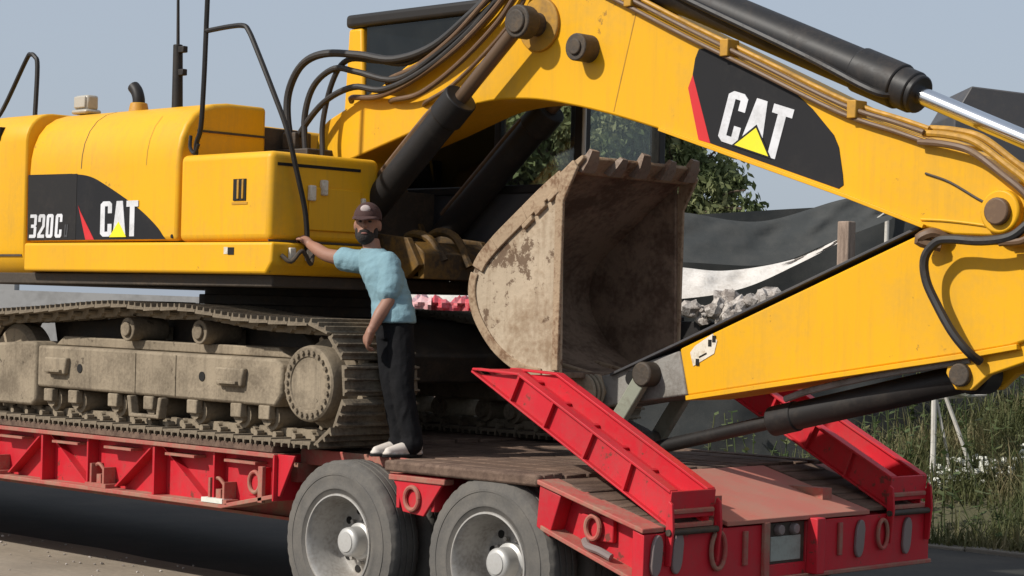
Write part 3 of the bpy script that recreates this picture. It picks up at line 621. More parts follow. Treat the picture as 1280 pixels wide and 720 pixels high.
# hand-cut block letters in a unit cell (x 0..w, z 0..1)
def letter_C(w=.30):
    return [(.07, 0), (w-.07, 0), (w, .08), (w, .36), (w-.105, .36), (w-.105, .14), (.115, .14), (.115, .86), (w-.105, .86), (w-.105, .66), (w, .66), (w, .92), (w-.07, 1), (.07, 1), (0, .92), (0, .08)]
def letter_A(w=.34):
    return [(0, 0), (.115, 0), (.14, .2), (.20, .2), (.225, 0), (w, 0), (w-.09, 1), (.09, 1)]
def letter_T(w=.30):
    return [(w/2-.06, 0), (w/2+.06, 0), (w/2+.06, .83), (w, .83), (w, 1), (0, 1), (0, .83), (w/2-.06, .83)]
def place_letters(glyphs, org, e1, e2, h, wscale, y0, y1, mat, parent, gap=.03):
    xx = 0
    for poly, wd in glyphs:
        q = MB(); q.prism([(org[0]+(e1[0]*(xx+px)*wscale+e2[0]*pz)*h, org[1]+(e1[1]*(xx+px)*wscale+e2[1]*pz)*h) for px, pz in poly], y0, y1)
        q.build('letter', mat, parent); xx += wd+gap
CATW = [(letter_C(), .30), (letter_A(), .32), (letter_T(), .30)]
place_letters(CATW, (-2.715, 2.378), (1, 0), (0, 1), .245, 1.85, .0425, .0465, 'decal_white', hd)
q = MB(); q.prism([(-2.60, 2.374), (-2.40, 2.374), (-2.495, 2.48)], .0395, .0428); q.build('logo_triangle', 'decal_yellow', hd)
# numerals drawn the same way
D3 = [(0, 0), (.27, 0), (.32, .07), (.32, .44), (.27, .5), (.32, .56), (.32, .93), (.27, 1), (0, 1), (0, .86), (.2, .86), (.2, .57), (.06, .57), (.06, .43), (.2, .43), (.2, .14), (0, .14)]
D2 = [(0, 0), (.32, 0), (.32, .14), (.13, .14), (.32, .48), (.32, .92), (.26, 1), (.05, 1), (0, .92), (0, .68), (.12, .68), (.12, .86), (.2, .86), (.2, .52), (0, .16)]
D0a = [(.06, 0), (.26, 0), (.32, .08), (.32, .92), (.26, 1), (.06, 1), (.06, .86), (.2, .86), (.2, .14), (.06, .14)]
D0b = [(.06, 0), (.06, .14), (.12, .14), (.12, .86), (.06, .86), (.06, 1), (0, .92), (0, .08)]
DC = [(.06, 0), (.26, 0), (.31, .08), (.31, .34), (.2, .34), (.2, .14), (.12, .14), (.12, .86), (.2, .86), (.2, .66), (.31, .66), (.31, .92), (.26, 1), (.06, 1), (0, .92), (0, .08)]
place_letters([(D3, .36), (D2, .36), (D0a, -.03), (D0b, .39), (DC, .34)], (-3.612, 2.375), (1, 0), (.08, 1), .17, 1.62, .0415, .0445, 'decal_white', hd)
DU = [(0, 0), (.28, 0), (.28, 1), (.18, 1), (.18, .18), (.1, .18), (.1, 1), (0, 1)]
place_letters([(DU, .3)], (-3.16, 2.378), (1, 0), (.08, 1), .09, 1.6, .0415, .0445, 'grey_panel', hd)

# --- roof fittings
q = MB(); q.tube([(-4.60, .30, 3.25), (-4.58, .40, 3.40), (-4.36, .45, 3.76), (-4.30, .45, 3.80), (-4.24, .45, 3.78), (-4.20, .45, 3.70), (-4.17, .42, 3.30)], .018, 8, 5); q.build('handrail', 'black', X)
q = MB(); q.box(-3.60, -3.40, .36, .50, 3.30, 3.335); q.box(-3.585, -3.415, .38, .48, 3.33, 3.44); lp = q.build('work_lamp', 'lamp', X, .02)
q = MB(); q.box(-3.57, -3.43, .365, .38, 3.345, 3.43); q.build('lamp_lens', 'lamp', lp, .008)
q = MB(); q.cyl((-2.87, .45, 3.28), (-2.87, .45, 3.355), .075, .06, 20); ex = q.build('exhaust_stub', 'yellow_dirty', X, .006)
q = MB(); q.tube([(-2.87, .45, 3.34), (-2.875, .45, 3.39), (-2.90, .45, 3.44), (-2.94, .45, 3.475)], .045, 14, 4); q.build('exhaust_pipe', 'black', ex)
q = MB(); q.cyl((-2.41, .45, 3.28), (-2.42, .45, 3.74), .040, .034, 14); an = q.build('antenna', 'black', X, .006)
q = MB(); q.cyl((-2.42, .45, 3.74), (-2.45, .45, 4.5), .012, .008, 8); q.build('antenna_whip', 'black', an)
for z in (3.52, 3.68): q = MB(); q.box(-2.40, -2.33, .43, .47, z, z+.045); q.build('antenna_clip', 'black', an, .005)
q = MB(); q.tube([(-1.74, .12, 2.90), (-1.72, .11, 3.0), (-1.665, .10, 3.10), (-1.645, .10, 3.40), (-1.635, .10, 3.74), (-1.62, .10, 4.28)], .017, 8, 4); q.build('handrail', 'black', X)
q = MB(); q.tube([(-1.635, .10, 3.735), (-1.40, .10, 3.745), (-1.24, .10, 3.74), (-1.18, .10, 3.70), (-1.09, .10, 3.57), (-.93, .11, 3.30), (-.815, .14, 3.05), (-.785, .20, 2.80), (-.775, .27, 2.55), (-.78, .30, 2.36), (-.80, .31, 2.28), (-.84, .31, 2.26)], .017, 8, 5); q.build('handrail', 'black', X)
q = MB(); q.tube([(-1.80, .12, 3.05), (-1.79, .11, 2.97), (-1.74, .11, 2.93), (-1.70, .11, 2.99)], .013, 8, 4); q.build('rail_hook', 'black', X)
q = MB(); q.box(-1.66, -1.56, .02, .20, 4.26, 4.62); q.build('mirror', 'black', X, .02)

# --- valve block and swing frame under the boom
q = MB(); q.box(-1.95, -1.55, .92, 1.75, 2.75, 3.02); q.box(-1.86, -1.72, .95, 1.1, 3.02, 3.14); q.box(-2.15, -1.9, .82, 1.2, 2.95, 3.17); q.build('valve_block', 'grime', X, .01)
for a in (1.02, 1.70):
    q = MB(); q.prism([(-1.95, 2.13), (-.62, 2.13), (-.50, 2.22), (-.62, 2.40), (-1.2, 2.46), (-1.42, 2.78), (-1.78, 2.82), (-1.95, 2.6)], a, a+.05); q.build('boom_bracket', 'yellow_grime', X, .006)
q = MB(); q.box(-1.3, -.55, 1.07, 1.70, 2.14, 2.22); q.prism([(-.62, 2.13), (-.50, 2.13), (-.50, 2.30), (-.62, 2.38)], 1.07, 1.70); q.build('bracket_floor', 'yellow_grime', X, .006)
q = MB(); q.tube([(-.95, 1.2, 2.24), (-.8, 1.2, 2.42), (-.62, 1.22, 2.40), (-.5, 1.25, 2.25)], .03, 8, 5); q.tube([(-.95, 1.4, 2.24), (-.8, 1.42, 2.44), (-.58, 1.42, 2.42), (-.46, 1.45, 2.22)], .03, 8, 5); q.build('swing_hose', 'yellow_grime', X)
q = MB(); q.box(-1.0, .02, 1.78, 2.74, 2.06, 2.20); q.build('cab_platform', 'grime', X, .01)

# --- cab
CX0, CX1, CY0, CY1, CZ0, CZ1 = -2.28, .13, 1.90, 2.74, 2.20, 4.07
q = MB()
for y in (CY0, CY1-.07):
    q.box(CX1-.09, CX1, y, y+.07, CZ0, CZ1-.05); q.box(-.72, -.66, y+.005, y+.065, CZ0+.6, CZ1-.05)
    q.box(CX0+.2, CX1-.09, y+.004, y+.066, CZ0, CZ0+.05); q.box(CX0+.2, CX1-.09, y+.003, y+.067, 2.74, 2.80)
q.box(CX1-.07, CX1-.004, CY0+.07, CY1-.07, CZ0, CZ0+.06); q.box(CX1-.07, CX1-.004, CY0+.07, CY1-.07, 2.84, 2.90)
cab = q.build('cab_frame', 'black', X, .01)
q = MB(); q.box(CX0-.02, CX1+.03, CY0-.02, CY1+.02, CZ1-.06, CZ1+.04); q.build('cab_roof', 'black', cab, .03, 3)
for y in (CY0, CY1-.09):
    q = MB(); q.prism([(CX0, CZ0), (CX0+.22, CZ0), (CX0+.19, 3.3), (CX0+.15, CZ1-.065), (CX0-.0, CZ1-.065), (CX0-.04, 3.3)], y, y+.09); q.build('rear_pillar', 'yellow', cab, .02)
q = MB(); q.box(CX0+.02, CX0+.05, CY0+.09, CY1-.09, CZ0, 3.2); q.build('rear_wall', 'grey_panel', cab)
for y in (CY0+.02, CY1-.04):
    q = MB(); q.box(CX0+.22, CX1-.09, y, y+.02, CZ0+.05, 2.74); q.build('lower_panel', 'grey_panel', cab)
    q = MB(); q.box(-.66, CX1-.09, y+.005, y+.013, 2.80, CZ1-.06); q.build('window_pane', 'glass', cab)
    q = MB(); q.box(CX0+.18, -.72, y+.005, y+.013, 2.80, CZ1-.06); q.build('window_pane', 'dark_glass' if y < 2.3 else 'glass', cab)
q = MB(); q.box(CX1-.045, CX1-.036, CY0+.07, CY1-.07, 2.90, CZ1-.06); q.build('windscreen', 'glass', cab)
q = MB(); q.box(CX1-.05, CX1-.03, CY0+.07, CY1-.07, CZ0+.06, 2.84); q.build('lower_screen', 'dark_glass', cab)
q = MB(); q.box(-1.45, -.95, 2.1, 2.58, 2.5, 2.66); q.prism([(-1.5, 2.62), (-1.36, 2.62), (-1.5, 3.35), (-1.62, 3.33)], 2.1, 2.58); q.build('seat', 'black', cab, .03)
q = MB(); q.cyl((CX1+.03, CY0-.03, 2.7), (CX1+.03, CY0-.03, 3.9), .014, n=8); q.build('grab_rail', 'lamp', cab)

# --- boom
BY0, BY1 = 1.15, 1.65
boom_pts = [(-1.79, 2.64), (-1.74, 2.52), (-1.62, 2.47), (-1.50, 2.52), (-1.44, 2.66), (-1.40, 2.90), (-1.367, 2.947), (-.708, 3.117)]
for p in spline([(-.708, 3.117, 0), (-.30, 3.235, 0), (-.12, 3.268, 0), (.10, 3.284, 0), (.40, 3.268, 0), (.715, 3.216, 0), (1.07, 3.135, 0), (1.435, 3.034, 0)], 4)[1:]: boom_pts.append((p.x, p.y))
boom_pts += [(1.775, 2.926), (2.80, 2.605), (3.30, 2.435), (3.48, 2.392), (3.66, 2.385), (3.80, 2.383), (3.87, 2.415), (3.905, 2.47), (3.91, 2.53), (3.885, 2.60), (3.80, 2.69), (3.66, 2.785), (3.50, 2.83), (3.309, 2.880), (2.762, 3.055), (1.633, 3.567), (1.057, 3.839)]
for p in spline([(1.057, 3.839, 0), (.75, 3.975, 0), (.50, 4.04, 0), (.25, 4.045, 0), (.05, 4.01, 0), (-.123, 3.942, 0), (-.416, 3.757, 0)], 4)[1:]: boom_pts.append((p.x, p.y))
boom_pts += [(-1.032, 3.451), (-1.60, 3.235), (-1.70, 3.17), (-1.73, 3.05)]
q = MB(); q.prism(boom_pts, BY0, BY1); bo = q.build('boom', 'yellow', X, .012)
def strip_along(pts, th, y0, y1, nm, mat, parent, inward=1):
    q = MB(); P = [Vector((x, z)) for x, z in pts]; up = []
    for i, p in enumerate(P):
        t = (P[min(i+1, len(P)-1)]-P[max(i-1, 0)]).normalized(); up.append(p+Vector((-t.y, t.x))*th*inward)
    q.prism([tuple(p) for p in P]+[tuple(p) for p in up[::-1]], y0, y1); return q.build(nm, mat, parent, .003)
strip_along([(1.435, 3.026), (1.775, 2.918), (2.80, 2.597), (3.30, 2.427)], .022, BY0-.022, BY1+.022, 'bottom_plate', 'yellow', bo)
strip_along([(3.32, 2.876), (2.762, 3.051), (1.633, 3.563), (1.057, 3.835)], -.022, BY0-.018, BY1+.018, 'top_plate', 'yellow', bo, 1)
for a, b in (((1.22, 3.75), (1.06, 3.16)), ((.50, 4.02), (.52, 3.70))):
    q = MB(); q.prism([a, (a[0]+.006, a[1]), (b[0]+.006, b[1]), b], BY0-.002, BY0+.01); q.build('weld_seam', 'yellow_dirty', bo)
# nose boss and pins
q = MB(); q.cyl((3.78, BY0-.05, 2.507), (3.78, BY1+.05, 2.507), .115, n=28); q.build('pin_boss', 'yellow', bo, .012)
q = MB(); q.cyl((3.78, BY0-.085, 2.507), (3.78, BY1+.085, 2.507), .072, n=20); q.build('nose_pin', 'hose_brown', bo, .01)
q = MB(); q.cyl((.427, BY0-.025, 3.735), (.427, BY1+.025, 3.735), .17, n=32); q.build('pin_boss', 'yellow_dirty', bo, .008)
q = MB(); q.cyl((.427, BY0-.235, 3.735), (.427, BY1+.235, 3.735), .075, n=20); q.build('cylinder_pin', 'grime', bo, .008)
q = MB(); q.cyl((.85, BY0-.13, 3.555), (.85, BY0+.02, 3.555), .085, n=24); q.cyl((.85, BY0-.145, 3.555), (.85, BY0-.13, 3.555), .05, n=20); q.build('boom_lug', 'grime', bo, .018)
q = MB(); q.tube([(3.30, BY0-.004, 2.72), (3.45, BY0-.004, 2.67), (3.62, BY0-.004, 2.58), (3.70, BY0-.004, 2.545)], .007, 6, 4); q.build('weld_seam', 'grime', bo)
q = MB(); q.tube([(3.28, BY0-.004, 2.475), (3.45, BY0-.004, 2.465), (3.66, BY0-.004, 2.44), (3.74, BY0-.004, 2.42)], .007, 6, 4); q.build('weld_seam', 'yellow', bo)
# decal
q = MB(); q.prism([(1.72, 3.492), (1.695, 3.44), (1.679, 3.347), (1.826, 2.938), (2.74, 2.652), (2.772, 2.672), (2.765, 2.73), (2.735, 2.88), (2.70, 2.948), (2.55, 3.10), (2.376, 3.237), (2.05, 3.385), (1.77, 3.495)], BY0-.004, BY0+.004); q.build('decal_panel', 'decal_black', bo)
q = MB(); q.prism([(1.679, 3.345), (1.646, 3.27), (1.735, 2.962), (1.824, 2.938)], BY0-.0035, BY0+.004); q.build('decal_slash', 'decal_red', bo)
e1 = Vector((.9577, -.2877)); e2 = Vector((.2877, .9577)); k_ = .2
place_letters(CATW, (1.878, 2.955), e1, (e2*.98), .305, 1.62, BY0-.008, BY0-.004, 'decal_white', bo)
q = MB(); q.prism([(1.985, 2.918), (2.275, 2.831), (2.165, 3.030)], BY0-.0105, BY0-.0082); q.build('logo_border', 'decal_black', bo)
q = MB(); q.prism([(2.010, 2.920), (2.255, 2.846), (2.163, 3.012)], BY0-.0125, BY0-.0106); q.build('logo_triangle', 'decal_yellow', bo)

# boom cylinders either side
for y in (.985, 1.815):
    d = (Vector((-1.22, y, 2.355))-Vector((.427, y, 3.735))).normalized(); a = Vector((.427, y, 3.735)); b = Vector((-1.22, y, 2.355))
    gl = a+d*.72
    q = MB(); q.cyl(gl, b, .100, n=28); q.cyl(gl-d*.03, gl+d*.16, .115, n=28); q.cyl(b-Vector((0, .09, 0)), b+Vector((0, .09, 0)), .12, n=20); cy = q.build('boom_cylinder', 'black', X, .008)
    q = MB(); q.cyl(a+d*.05, gl, .047, n=20); q.build('piston_rod', 'rod_brown', cy)
    q = MB(); q.cyl(a-Vector((0, .055, 0)), a+Vector((0, .055, 0)), .105, n=24); q.build('rod_eye', 'grime', cy, .01)
    nrm = Vector((-d.z, 0, d.x)); off = nrm*(-.13) if nrm.z > 0 else nrm*.13
    q = MB(); q.tube([gl+d*.08-off*.8, gl+d*.3-off, gl+d*.9-off, gl+d*1.2-off], .02, 8, 4); q.build('cylinder_pipe', 'hose_brown', cy)
# stick cylinder on top of the boom
a = Vector((1.02, 1.40, 4.02)); g1 = Vector((3.055, 1.40, 3.185)); d = (g1-a).normalized(); e_ = Vector((4.5, 1.40, 2.56)); 
q = MB(); q.cyl(a, g1, .118, n=32); q.cyl(g1-d*.40, g1-d*.10, .130, n=32); q.cyl(g1-d*.12, g1+d*.035, .108, n=28); q.cyl(a-Vector((0, .11, 0)), a+Vector((0, .11, 0)), .13, n=24); sc = q.build('stick_cylinder', 'black_gloss', X, .01)
q = MB(); q.cyl(g1, g1+d*1.58, .050, n=24); q.build('piston_rod', 'chrome', sc)
q = MB()
for y in (1.22, 1.52): q.prism([(.85, 3.93), (1.25, 3.74), (1.12, 4.05), (1.02, 4.15), (.92, 4.1)], y, y+.05)
q.build('cylinder_bracket', 'yellow_dirty', bo, .008)
q = MB()
q.tube([(1.3, 1.27, 3.92), (1.6, 1.26, 3.78), (2.4, 1.26, 3.42), (2.85, 1.27, 3.2), (2.97, 1.33, 3.17)], .022, 8, 5); q.build('cylinder_pipe', 'black_gloss', sc)
# steel pipes along the boom top edge
for dy, dz, mt in ((-.035, .004, 'hose_brown'), (-.03, .052, 'hose_brown'), (.02, .075, 'yellow_dirty')):
    q = MB(); q.tube([(.30, BY0+dy, 4.03+dz), (.75, BY0+dy, 3.965+dz), (1.05, BY0+dy, 3.845+dz), (1.63, BY0+dy, 3.572+dz), (2.2, BY0+dy, 3.315+dz), (2.76, BY0+dy, 3.062+dz), (3.12, BY0+dy, 2.945+dz), (3.30, BY0+dy, 2.885+dz)], .014, 8, 4); q.build('hydraulic_pipe', mt, bo)
for x, z in ((1.95, 3.43), (2.85, 3.03), (1.2, 3.78)): q = MB(); q.box(x-.03, x+.03, BY0-.06, BY0+.05, z, z+.10); q.build('pipe_clamp', 'yellow_dirty', bo, .006)
for k, (dy, dz) in enumerate(((-.04, .0), (.0, .05), (.06, .08))):
    q = MB(); q.tube([(3.28, BY0+dy, 2.885+dz), (3.45, BY0+dy-.02, 2.865+dz), (3.62, BY0+dy-.03, 2.82+dz), (3.80, BY0+dy-.03, 2.70+dz), (3.95, BY0+dy-.02, 2.58+dz), (4.0, BY0+dy, 2.45+dz*.5), (3.94, BY0+dy-.02, 2.36), (3.80, BY0+dy-.03, 2.345)], .019, 8, 5); q.build('hydraulic_hose', 'yellow_dirty' if k else 'hose_brown', bo)
q = MB(); q.tube([(3.95, 1.10, 2.44), (3.86, 1.08, 2.375), (3.70, 1.07, 2.355), (3.52, 1.07, 2.365), (3.43, 1.07, 2.35), (3.36, 1.07, 2.27), (3.365, 1.08, 2.15), (3.43, 1.09, 2.02), (3.52, 1.10, 1.88), (3.60, 1.13, 1.78), (3.63, 1.2, 1.73)], .025, 8, 5); q.build('hydraulic_hose', 'hose', bo)
q = MB(); q.tube([(3.42, 1.18, 2.38), (3.36, 1.12, 2.40), (3.30, 1.10, 2.36), (3.40, 1.16, 2.33)], .03, 8, 4); q.build('hose_fitting', 'hose_brown', bo)
# hose bundle from the valve block over to the boom
hs = [
 ([(-1.72, .96, 2.95), (-1.80, .95, 3.20), (-1.80, .95, 3.42), (-1.68, .96, 3.60), (-1.46, .97, 3.665), (-1.13, 1.0, 3.64), (-.80, 1.03, 3.59), (-.45, 1.06, 3.66), (-.10, 1.08, 3.86), (.20, 1.12, 4.05), (.5, 1.2, 4.12)], .027, 'hose'),
 ([(-1.66, 1.0, 2.98), (-1.68, 1.0, 3.25), (-1.60, 1.01, 3.46), (-1.40, 1.02, 3.565), (-1.18, 1.04, 3.53), (-.80, 1.06, 3.46), (-.40, 1.07, 3.62), (.02, 1.08, 3.86), (.28, 1.12, 4.05)], .022, 'hose'),
 ([(-1.78, 1.0, 3.0), (-1.72, 1.0, 3.14), (-1.50, 1.02, 3.34), (-1.22, 1.04, 3.43), (-.92, 1.06, 3.40), (-.50, 1.06, 3.52), (-.10, 1.06, 3.74), (.16, 1.10, 3.98), (.3, 1.14, 4.06)], .022, 'hose'),
 ([(-1.50, 1.02, 2.96), (-1.52, 1.03, 3.20), (-1.44, 1.04, 3.48), (-1.30, 1.05, 3.62), (-1.02, 1.07, 3.60), (-.70, 1.08, 3.57), (-.35, 1.09, 3.73), (0, 1.10, 3.95), (.2, 1.12, 4.07)], .020, 'hose'),
 ([(-1.42, 1.20, 3.36), (-1.30, 1.11, 3.37), (-1.0, 1.08, 3.36), (-.65, 1.07, 3.45), (-.25, 1.06, 3.62), (.06, 1.06, 3.82), (.26, 1.08, 4.0), (.34, 1.14, 4.07)], .020, 'hose_brown'),
 ([(-1.05, 1.22, 3.44), (-.93, 1.10, 3.47), (-.62, 1.07, 3.54), (-.28, 1.06, 3.70), (.02, 1.05, 3.90), (.2, 1.09, 4.07)], .018, 'hose_brown'),
 ([(-1.0, 1.22, 3.33), (-.90, 1.11, 3.33), (-.60, 1.09, 3.36), (-.22, 1.07, 3.53), (.14, 1.06, 3.77), (.32, 1.07, 3.97), (.40, 1.13, 4.07)], .018, 'hose_brown'),
 ([(-.68, 1.22, 3.28), (-.58, 1.12, 3.30), (-.30, 1.10, 3.40), (.05, 1.09, 3.62), (.25, 1.10, 3.80), (.36, 1.12, 3.98), (.42, 1.14, 4.06)], .014, 'hose_brown'),
]
for p, r, mt in hs: q = MB(); q.tube(p, r, 10, 6); q.build('hydraulic_hose', mt, X)

# --- stick
SY0, SY1 = 1.21, 1.59
st = [(1.58, 1.735), (3.24, 2.405), (3.45, 2.50), (3.70, 2.64), (4.1, 2.74), (4.5, 2.70), (4.62, 2.58), (4.58, 2.46), (4.2, 2.05), (3.95, 1.86), (3.80, 1.815), (3.58, 1.775), (1.65, 1.458)]
q = MB(); q.prism(st, SY0, SY1); sk_ = q.build('stick', 'yellow', X, .014)
strip_along([(1.05, 1.553), (1.58, 1.760), (3.24, 2.430)], .016, SY0-.018, SY1+.018, 'top_plate', 'grey_panel', sk_)
strip_along([(1.65, 1.432), (3.58, 1.749), (3.85, 1.80)], .028, SY0-.016, SY1+.016, 'bottom_plate', 'yellow', sk_)
q = MB(); q.prism([(1.57, 1.725), (1.64, 1.462), (1.20, 1.395), (1.0, 1.36), (.88, 1.37), (.83, 1.45), (.87, 1.53), (1.0, 1.56)], SY0+.012, SY1-.012); q.build('stick_end', 'bare', sk_, .012)
q = MB(); q.prism([(1.665, 1.715), (1.70, 1.755), (1.83, 1.83), (1.865, 1.79), (1.845, 1.715), (1.69, 1.635)], SY0-.004, SY0+.01); q.build('sticker', 'white_sticker', sk_)
for px, pz in ((1.80, 1.775), (1.83, 1.80), (1.71, 1.66)): q = MB(); q.box(px, px+.025, SY0-.006, SY0-.003, pz-.02, pz+.02); q.build('sticker_mark', 'hole', sk_)
q = MB(); q.tube([(1.735, SY0-.004, 1.69), (1.79, SY0-.004, 1.715)], .005, 6); q.build('sticker_mark', 'hole', sk_)
q = MB(); q.cyl((.905, 1.10, 1.45), (.905, 1.70, 1.45), .085, n=24); q.build('hinge_pin', 'bare', sk_, .012)
for y in (1.085, 1.125, 1.165): q = MB(); q.cyl((.905, y, 1.45), (.905, y+.022, 1.45), .118, n=28); q.build('pin_ring', 'dusty', sk_, .008)
q = MB(); q.cyl((1.36, 1.12, 1.575), (1.36, 1.68, 1.575), .075, n=22); q.build('link_pin', 'grime', sk_, .012)
q = MB(); q.cyl((1.20, SY0+.004, 1.545), (1.20, SY0+.02, 1.545), .045, n=18); q.build('pin_hole', 'hole', sk_)
def bar(p, q_, wd, y0, y1, nm, mat, parent):
    p = Vector(p); q_ = Vector(q_); t = (q_-p).normalized(); n_ = Vector((-t.y, t.x)); pts = []
    for c, base in ((q_, math.atan2(t.y, t.x)), (p, math.atan2(-t.y, -t.x))):
        for k in range(9): a = base-math.pi/2+math.pi*k/8; pts.append((c.x+wd*math.cos(a), c.y+wd*math.sin(a)))
    return MB().prism(pts, y0, y1).build(nm, mat, parent, .008)
bar((1.36, 1.575), (1.06, 1.16), .050, 1.135, 1.185, 'side_link', 'link', X); bar((1.36, 1.575), (1.06, 1.16), .050, 1.615, 1.665, 'side_link', 'link', X)
bar((1.06, 1.16), (.62, 1.30), .07, 1.27, 1.53, 'bucket_link', 'grime', X)
q = MB(); q.cyl((1.06, 1.12, 1.16), (1.06, 1.68, 1.16), .05, n=18); q.build('link_pin', 'grime', X)
# bucket cylinder under the stick
a = Vector((3.50, 1.40, 1.655)); b = Vector((1.06, 1.40, 1.075)); d = (b-a).normalized(); g1 = a+d*1.38
q = MB(); q.cyl(a, g1, .080, n=28); q.cyl(g1-d*.16, g1+d*.02, .088, n=28); q.cyl(a-Vector((0, .08, 0)), a+Vector((0, .08, 0)), .105, n=24); bc = q.build('bucket_cylinder', 'black', X, .008)
q = MB(); q.cyl(g1, b, .042, n=22); q.build('piston_rod', 'black', bc)
q = MB()
for y in (1.235, 1.515): q.prism([(3.42, 1.76), (3.40, 1.66), (3.46, 1.575), (3.56, 1.575), (3.66, 1.66), (3.95, 1.76), (3.95, 1.87)], y, y+.05)
q.build('cylinder_bracket', 'yellow', sk_, .008)
q = MB(); q.cyl((3.50, 1.20, 1.655), (3.50, 1.60, 1.655), .062, n=20); q.build('cylinder_pin', 'grime', sk_, .008)
q = MB(); q.tube([(3.55, 1.24, 1.735), (3.0, 1.26, 1.64), (2.5, 1.28, 1.53), (2.3, 1.3, 1.47)], .02, 8, 5); q.build('cylinder_pipe', 'bare', bc)

# --- bucket
KY0, KY1 = .88, 1.92
prof = [(p.x, p.y) for p in spline([(1.03, 2.845, 0), (.80, 2.70, 0), (.553, 2.519, 0), (.36, 2.375, 0), (.226, 2.245, 0), (.168, 2.097, 0), (.185, 1.96, 0), (.25, 1.84, 0), (.374, 1.705, 0), (.52, 1.61, 0), (.656, 1.560, 0), (.80, 1.54, 0), (.945, 1.535, 0)], 4)]
def bucket_side(y0, y1, nm):
    inner = [(.93, 2.80), (.935, 1.56)]
    q = MB(); q.prism([p for p in prof if p[0] < 1.0 and True][0:]+[(.945, 1.55), (.935, 2.2), (.915, 2.79)], y0, y1); return q
bk = MB(); P2 = [Vector(p) for p in prof]; outer = []
for i, p in enumerate(P2):
    t = (P2[min(i+1, len(P2)-1)]-P2[max(i-1, 0)]).normalized(); outer.append(p+Vector((t.y, -t.x))*-.0)
    
inn = []
for i, p in enumerate(P2):
    t = (P2[min(i+1, len(P2)-1)]-P2[max(i-1, 0)]).normalized(); inn.append(p+Vector((-t.y, t.x))*.035)
bk.prism([tuple(p) for p in P2]+[tuple(p) for p in inn[::-1]], KY0-.0, KY1+.0)
bk = bk.build('bucket', 'bucket_in', X, .004)
bpts = [tuple(p) for p in P2]
side_poly = [p for p in bpts if p[0] <= .93]+[(.945, 1.545), (.93, 2.2), (.912, 2.785)]
for y0, y1, yo in ((KY0-.03, KY0-.001, -1), (KY1+.001, KY1+.03, 1)):
    q = MB(); q.prism(side_poly, y0, y1); q.build('side_plate', 'bucket' if yo < 0 else 'bucket_in', bk, .006)
# rim strips along the back edge, welded in lengths
def rim_strip(i0, i1, wdt, y0, y1, nm, mat):
    a = [tuple(P2[i]+ (P2[i]-Vector((.7, 2.1))).normalized()*.012) for i in range(i0, i1+1)]
    b_ = []
    for i in range(i0, i1+1):
        t = (P2[min(i+1, len(P2)-1)]-P2[max(i-1, 0)]).normalized(); b_.append(tuple(P2[i]+Vector((-t.y, t.x))*wdt))
    q = MB(); q.prism(a+b_[::-1], y0, y1); return q.build(nm, mat, bk, .005)
n_ = len(P2)
for k, (i0, i1) in enumerate(((2, 7), (7, 12), (12, 17))): rim_strip(i0, i1, .085, KY0-.05, KY0-.031, 'wear_strip', 'bucket_rim')
rim_strip(18, n_-5, .05, KY0-.044, KY0-.031, 'wear_strip', 'bucket_rim')
q = MB(); q.prism([(.92, 2.765), (1.03, 2.845), (1.07, 2.80), (.96, 2.60), (.95, 1.58), (.90, 1.58), (.895, 2.60)], KY0-.052, KY0-.029); q.build('side_edge', 'bucket_rim', bk, .006)
q = MB(); q.prism([(.92, 2.765), (1.03, 2.845), (1.07, 2.80), (.96, 2.60), (.95, 1.58), (.90, 1.58), (.895, 2.60)], KY1+.029, KY1+.052); q.build('side_edge', 'bucket_rim', bk, .006)
for k in range(3):
    u = k*.105; q = MB(); q.prism([(.62+u, 2.46+u*.78), (.70+u, 2.52+u*.78), (.715+u, 2.49+u*.78), (.635+u, 2.43+u*.78)], KY0-.058, KY0-.029); q.build('wear_button', 'bucket_rim', bk, .006)
q = MB(); q.prism([(.95, 2.765), (.97, 2.81), (1.085, 2.875), (1.10, 2.855), (1.0, 2.765)], KY0-.03, KY1+.03); q.build('cutting_edge', 'bucket_rim', bk, .006)
rt = random.Random(12)
for k in range(5):
    l = (.115, .095, .13, .10, .12)[k]; w0 = rt.uniform(.048, .056); w1 = rt.uniform(.022, .034); sk0 = rt.uniform(-.012, .012); q = MB()
    q.add([(-.02, -w0, 0), (-.02, w0, 0), (.055, w0, -.02), (.055, -w0, -.02), (.045, -w0*.86, l*.5), (.045, w0*.86, l*.5), (.10, w0*.86, l*.36), (.10, -w0*.86, l*.36), (.095, -w1+sk0, l+.008), (.095, w1+sk0, l), (.118, w1+sk0, l*.92), (.118, -w1+sk0, l*.94)],
       [(0, 1, 2, 3), (0, 4, 5, 1), (1, 5, 6, 2), (2, 6, 7, 3), (3, 7, 4, 0), (4, 8, 9, 5), (5, 9, 10, 6), (6, 10, 11, 7), (7, 11, 8, 4), (8, 11, 10, 9)])
    inst('tooth', q.mesh('tooth', 'tooth'), bk, Matrix.Translation((1.02, KY0+.05+.235*k, 2.79)) @ Matrix.Rotation(rt.uniform(-.05, .18), 4, 'Y') @ Matrix.Rotation(rt.uniform(-.12, .12), 4, 'Z'))
for y in (1.17, 1.57):
    q = MB(); q.prism([(.40, 1.66), (.95, 1.56), (1.0, 1.45), (.93, 1.34), (.80, 1.33), (.64, 1.22), (.54, 1.26), (.50, 1.40)], y, y+.06); q.build('hinge_ear', 'bucket_rim', bk, .008)
q = MB(); q.cyl((.62, 1.12, 1.30), (.62, 1.68, 1.30), .05, n=18); q.build('link_pin', 'grime', bk, .006)
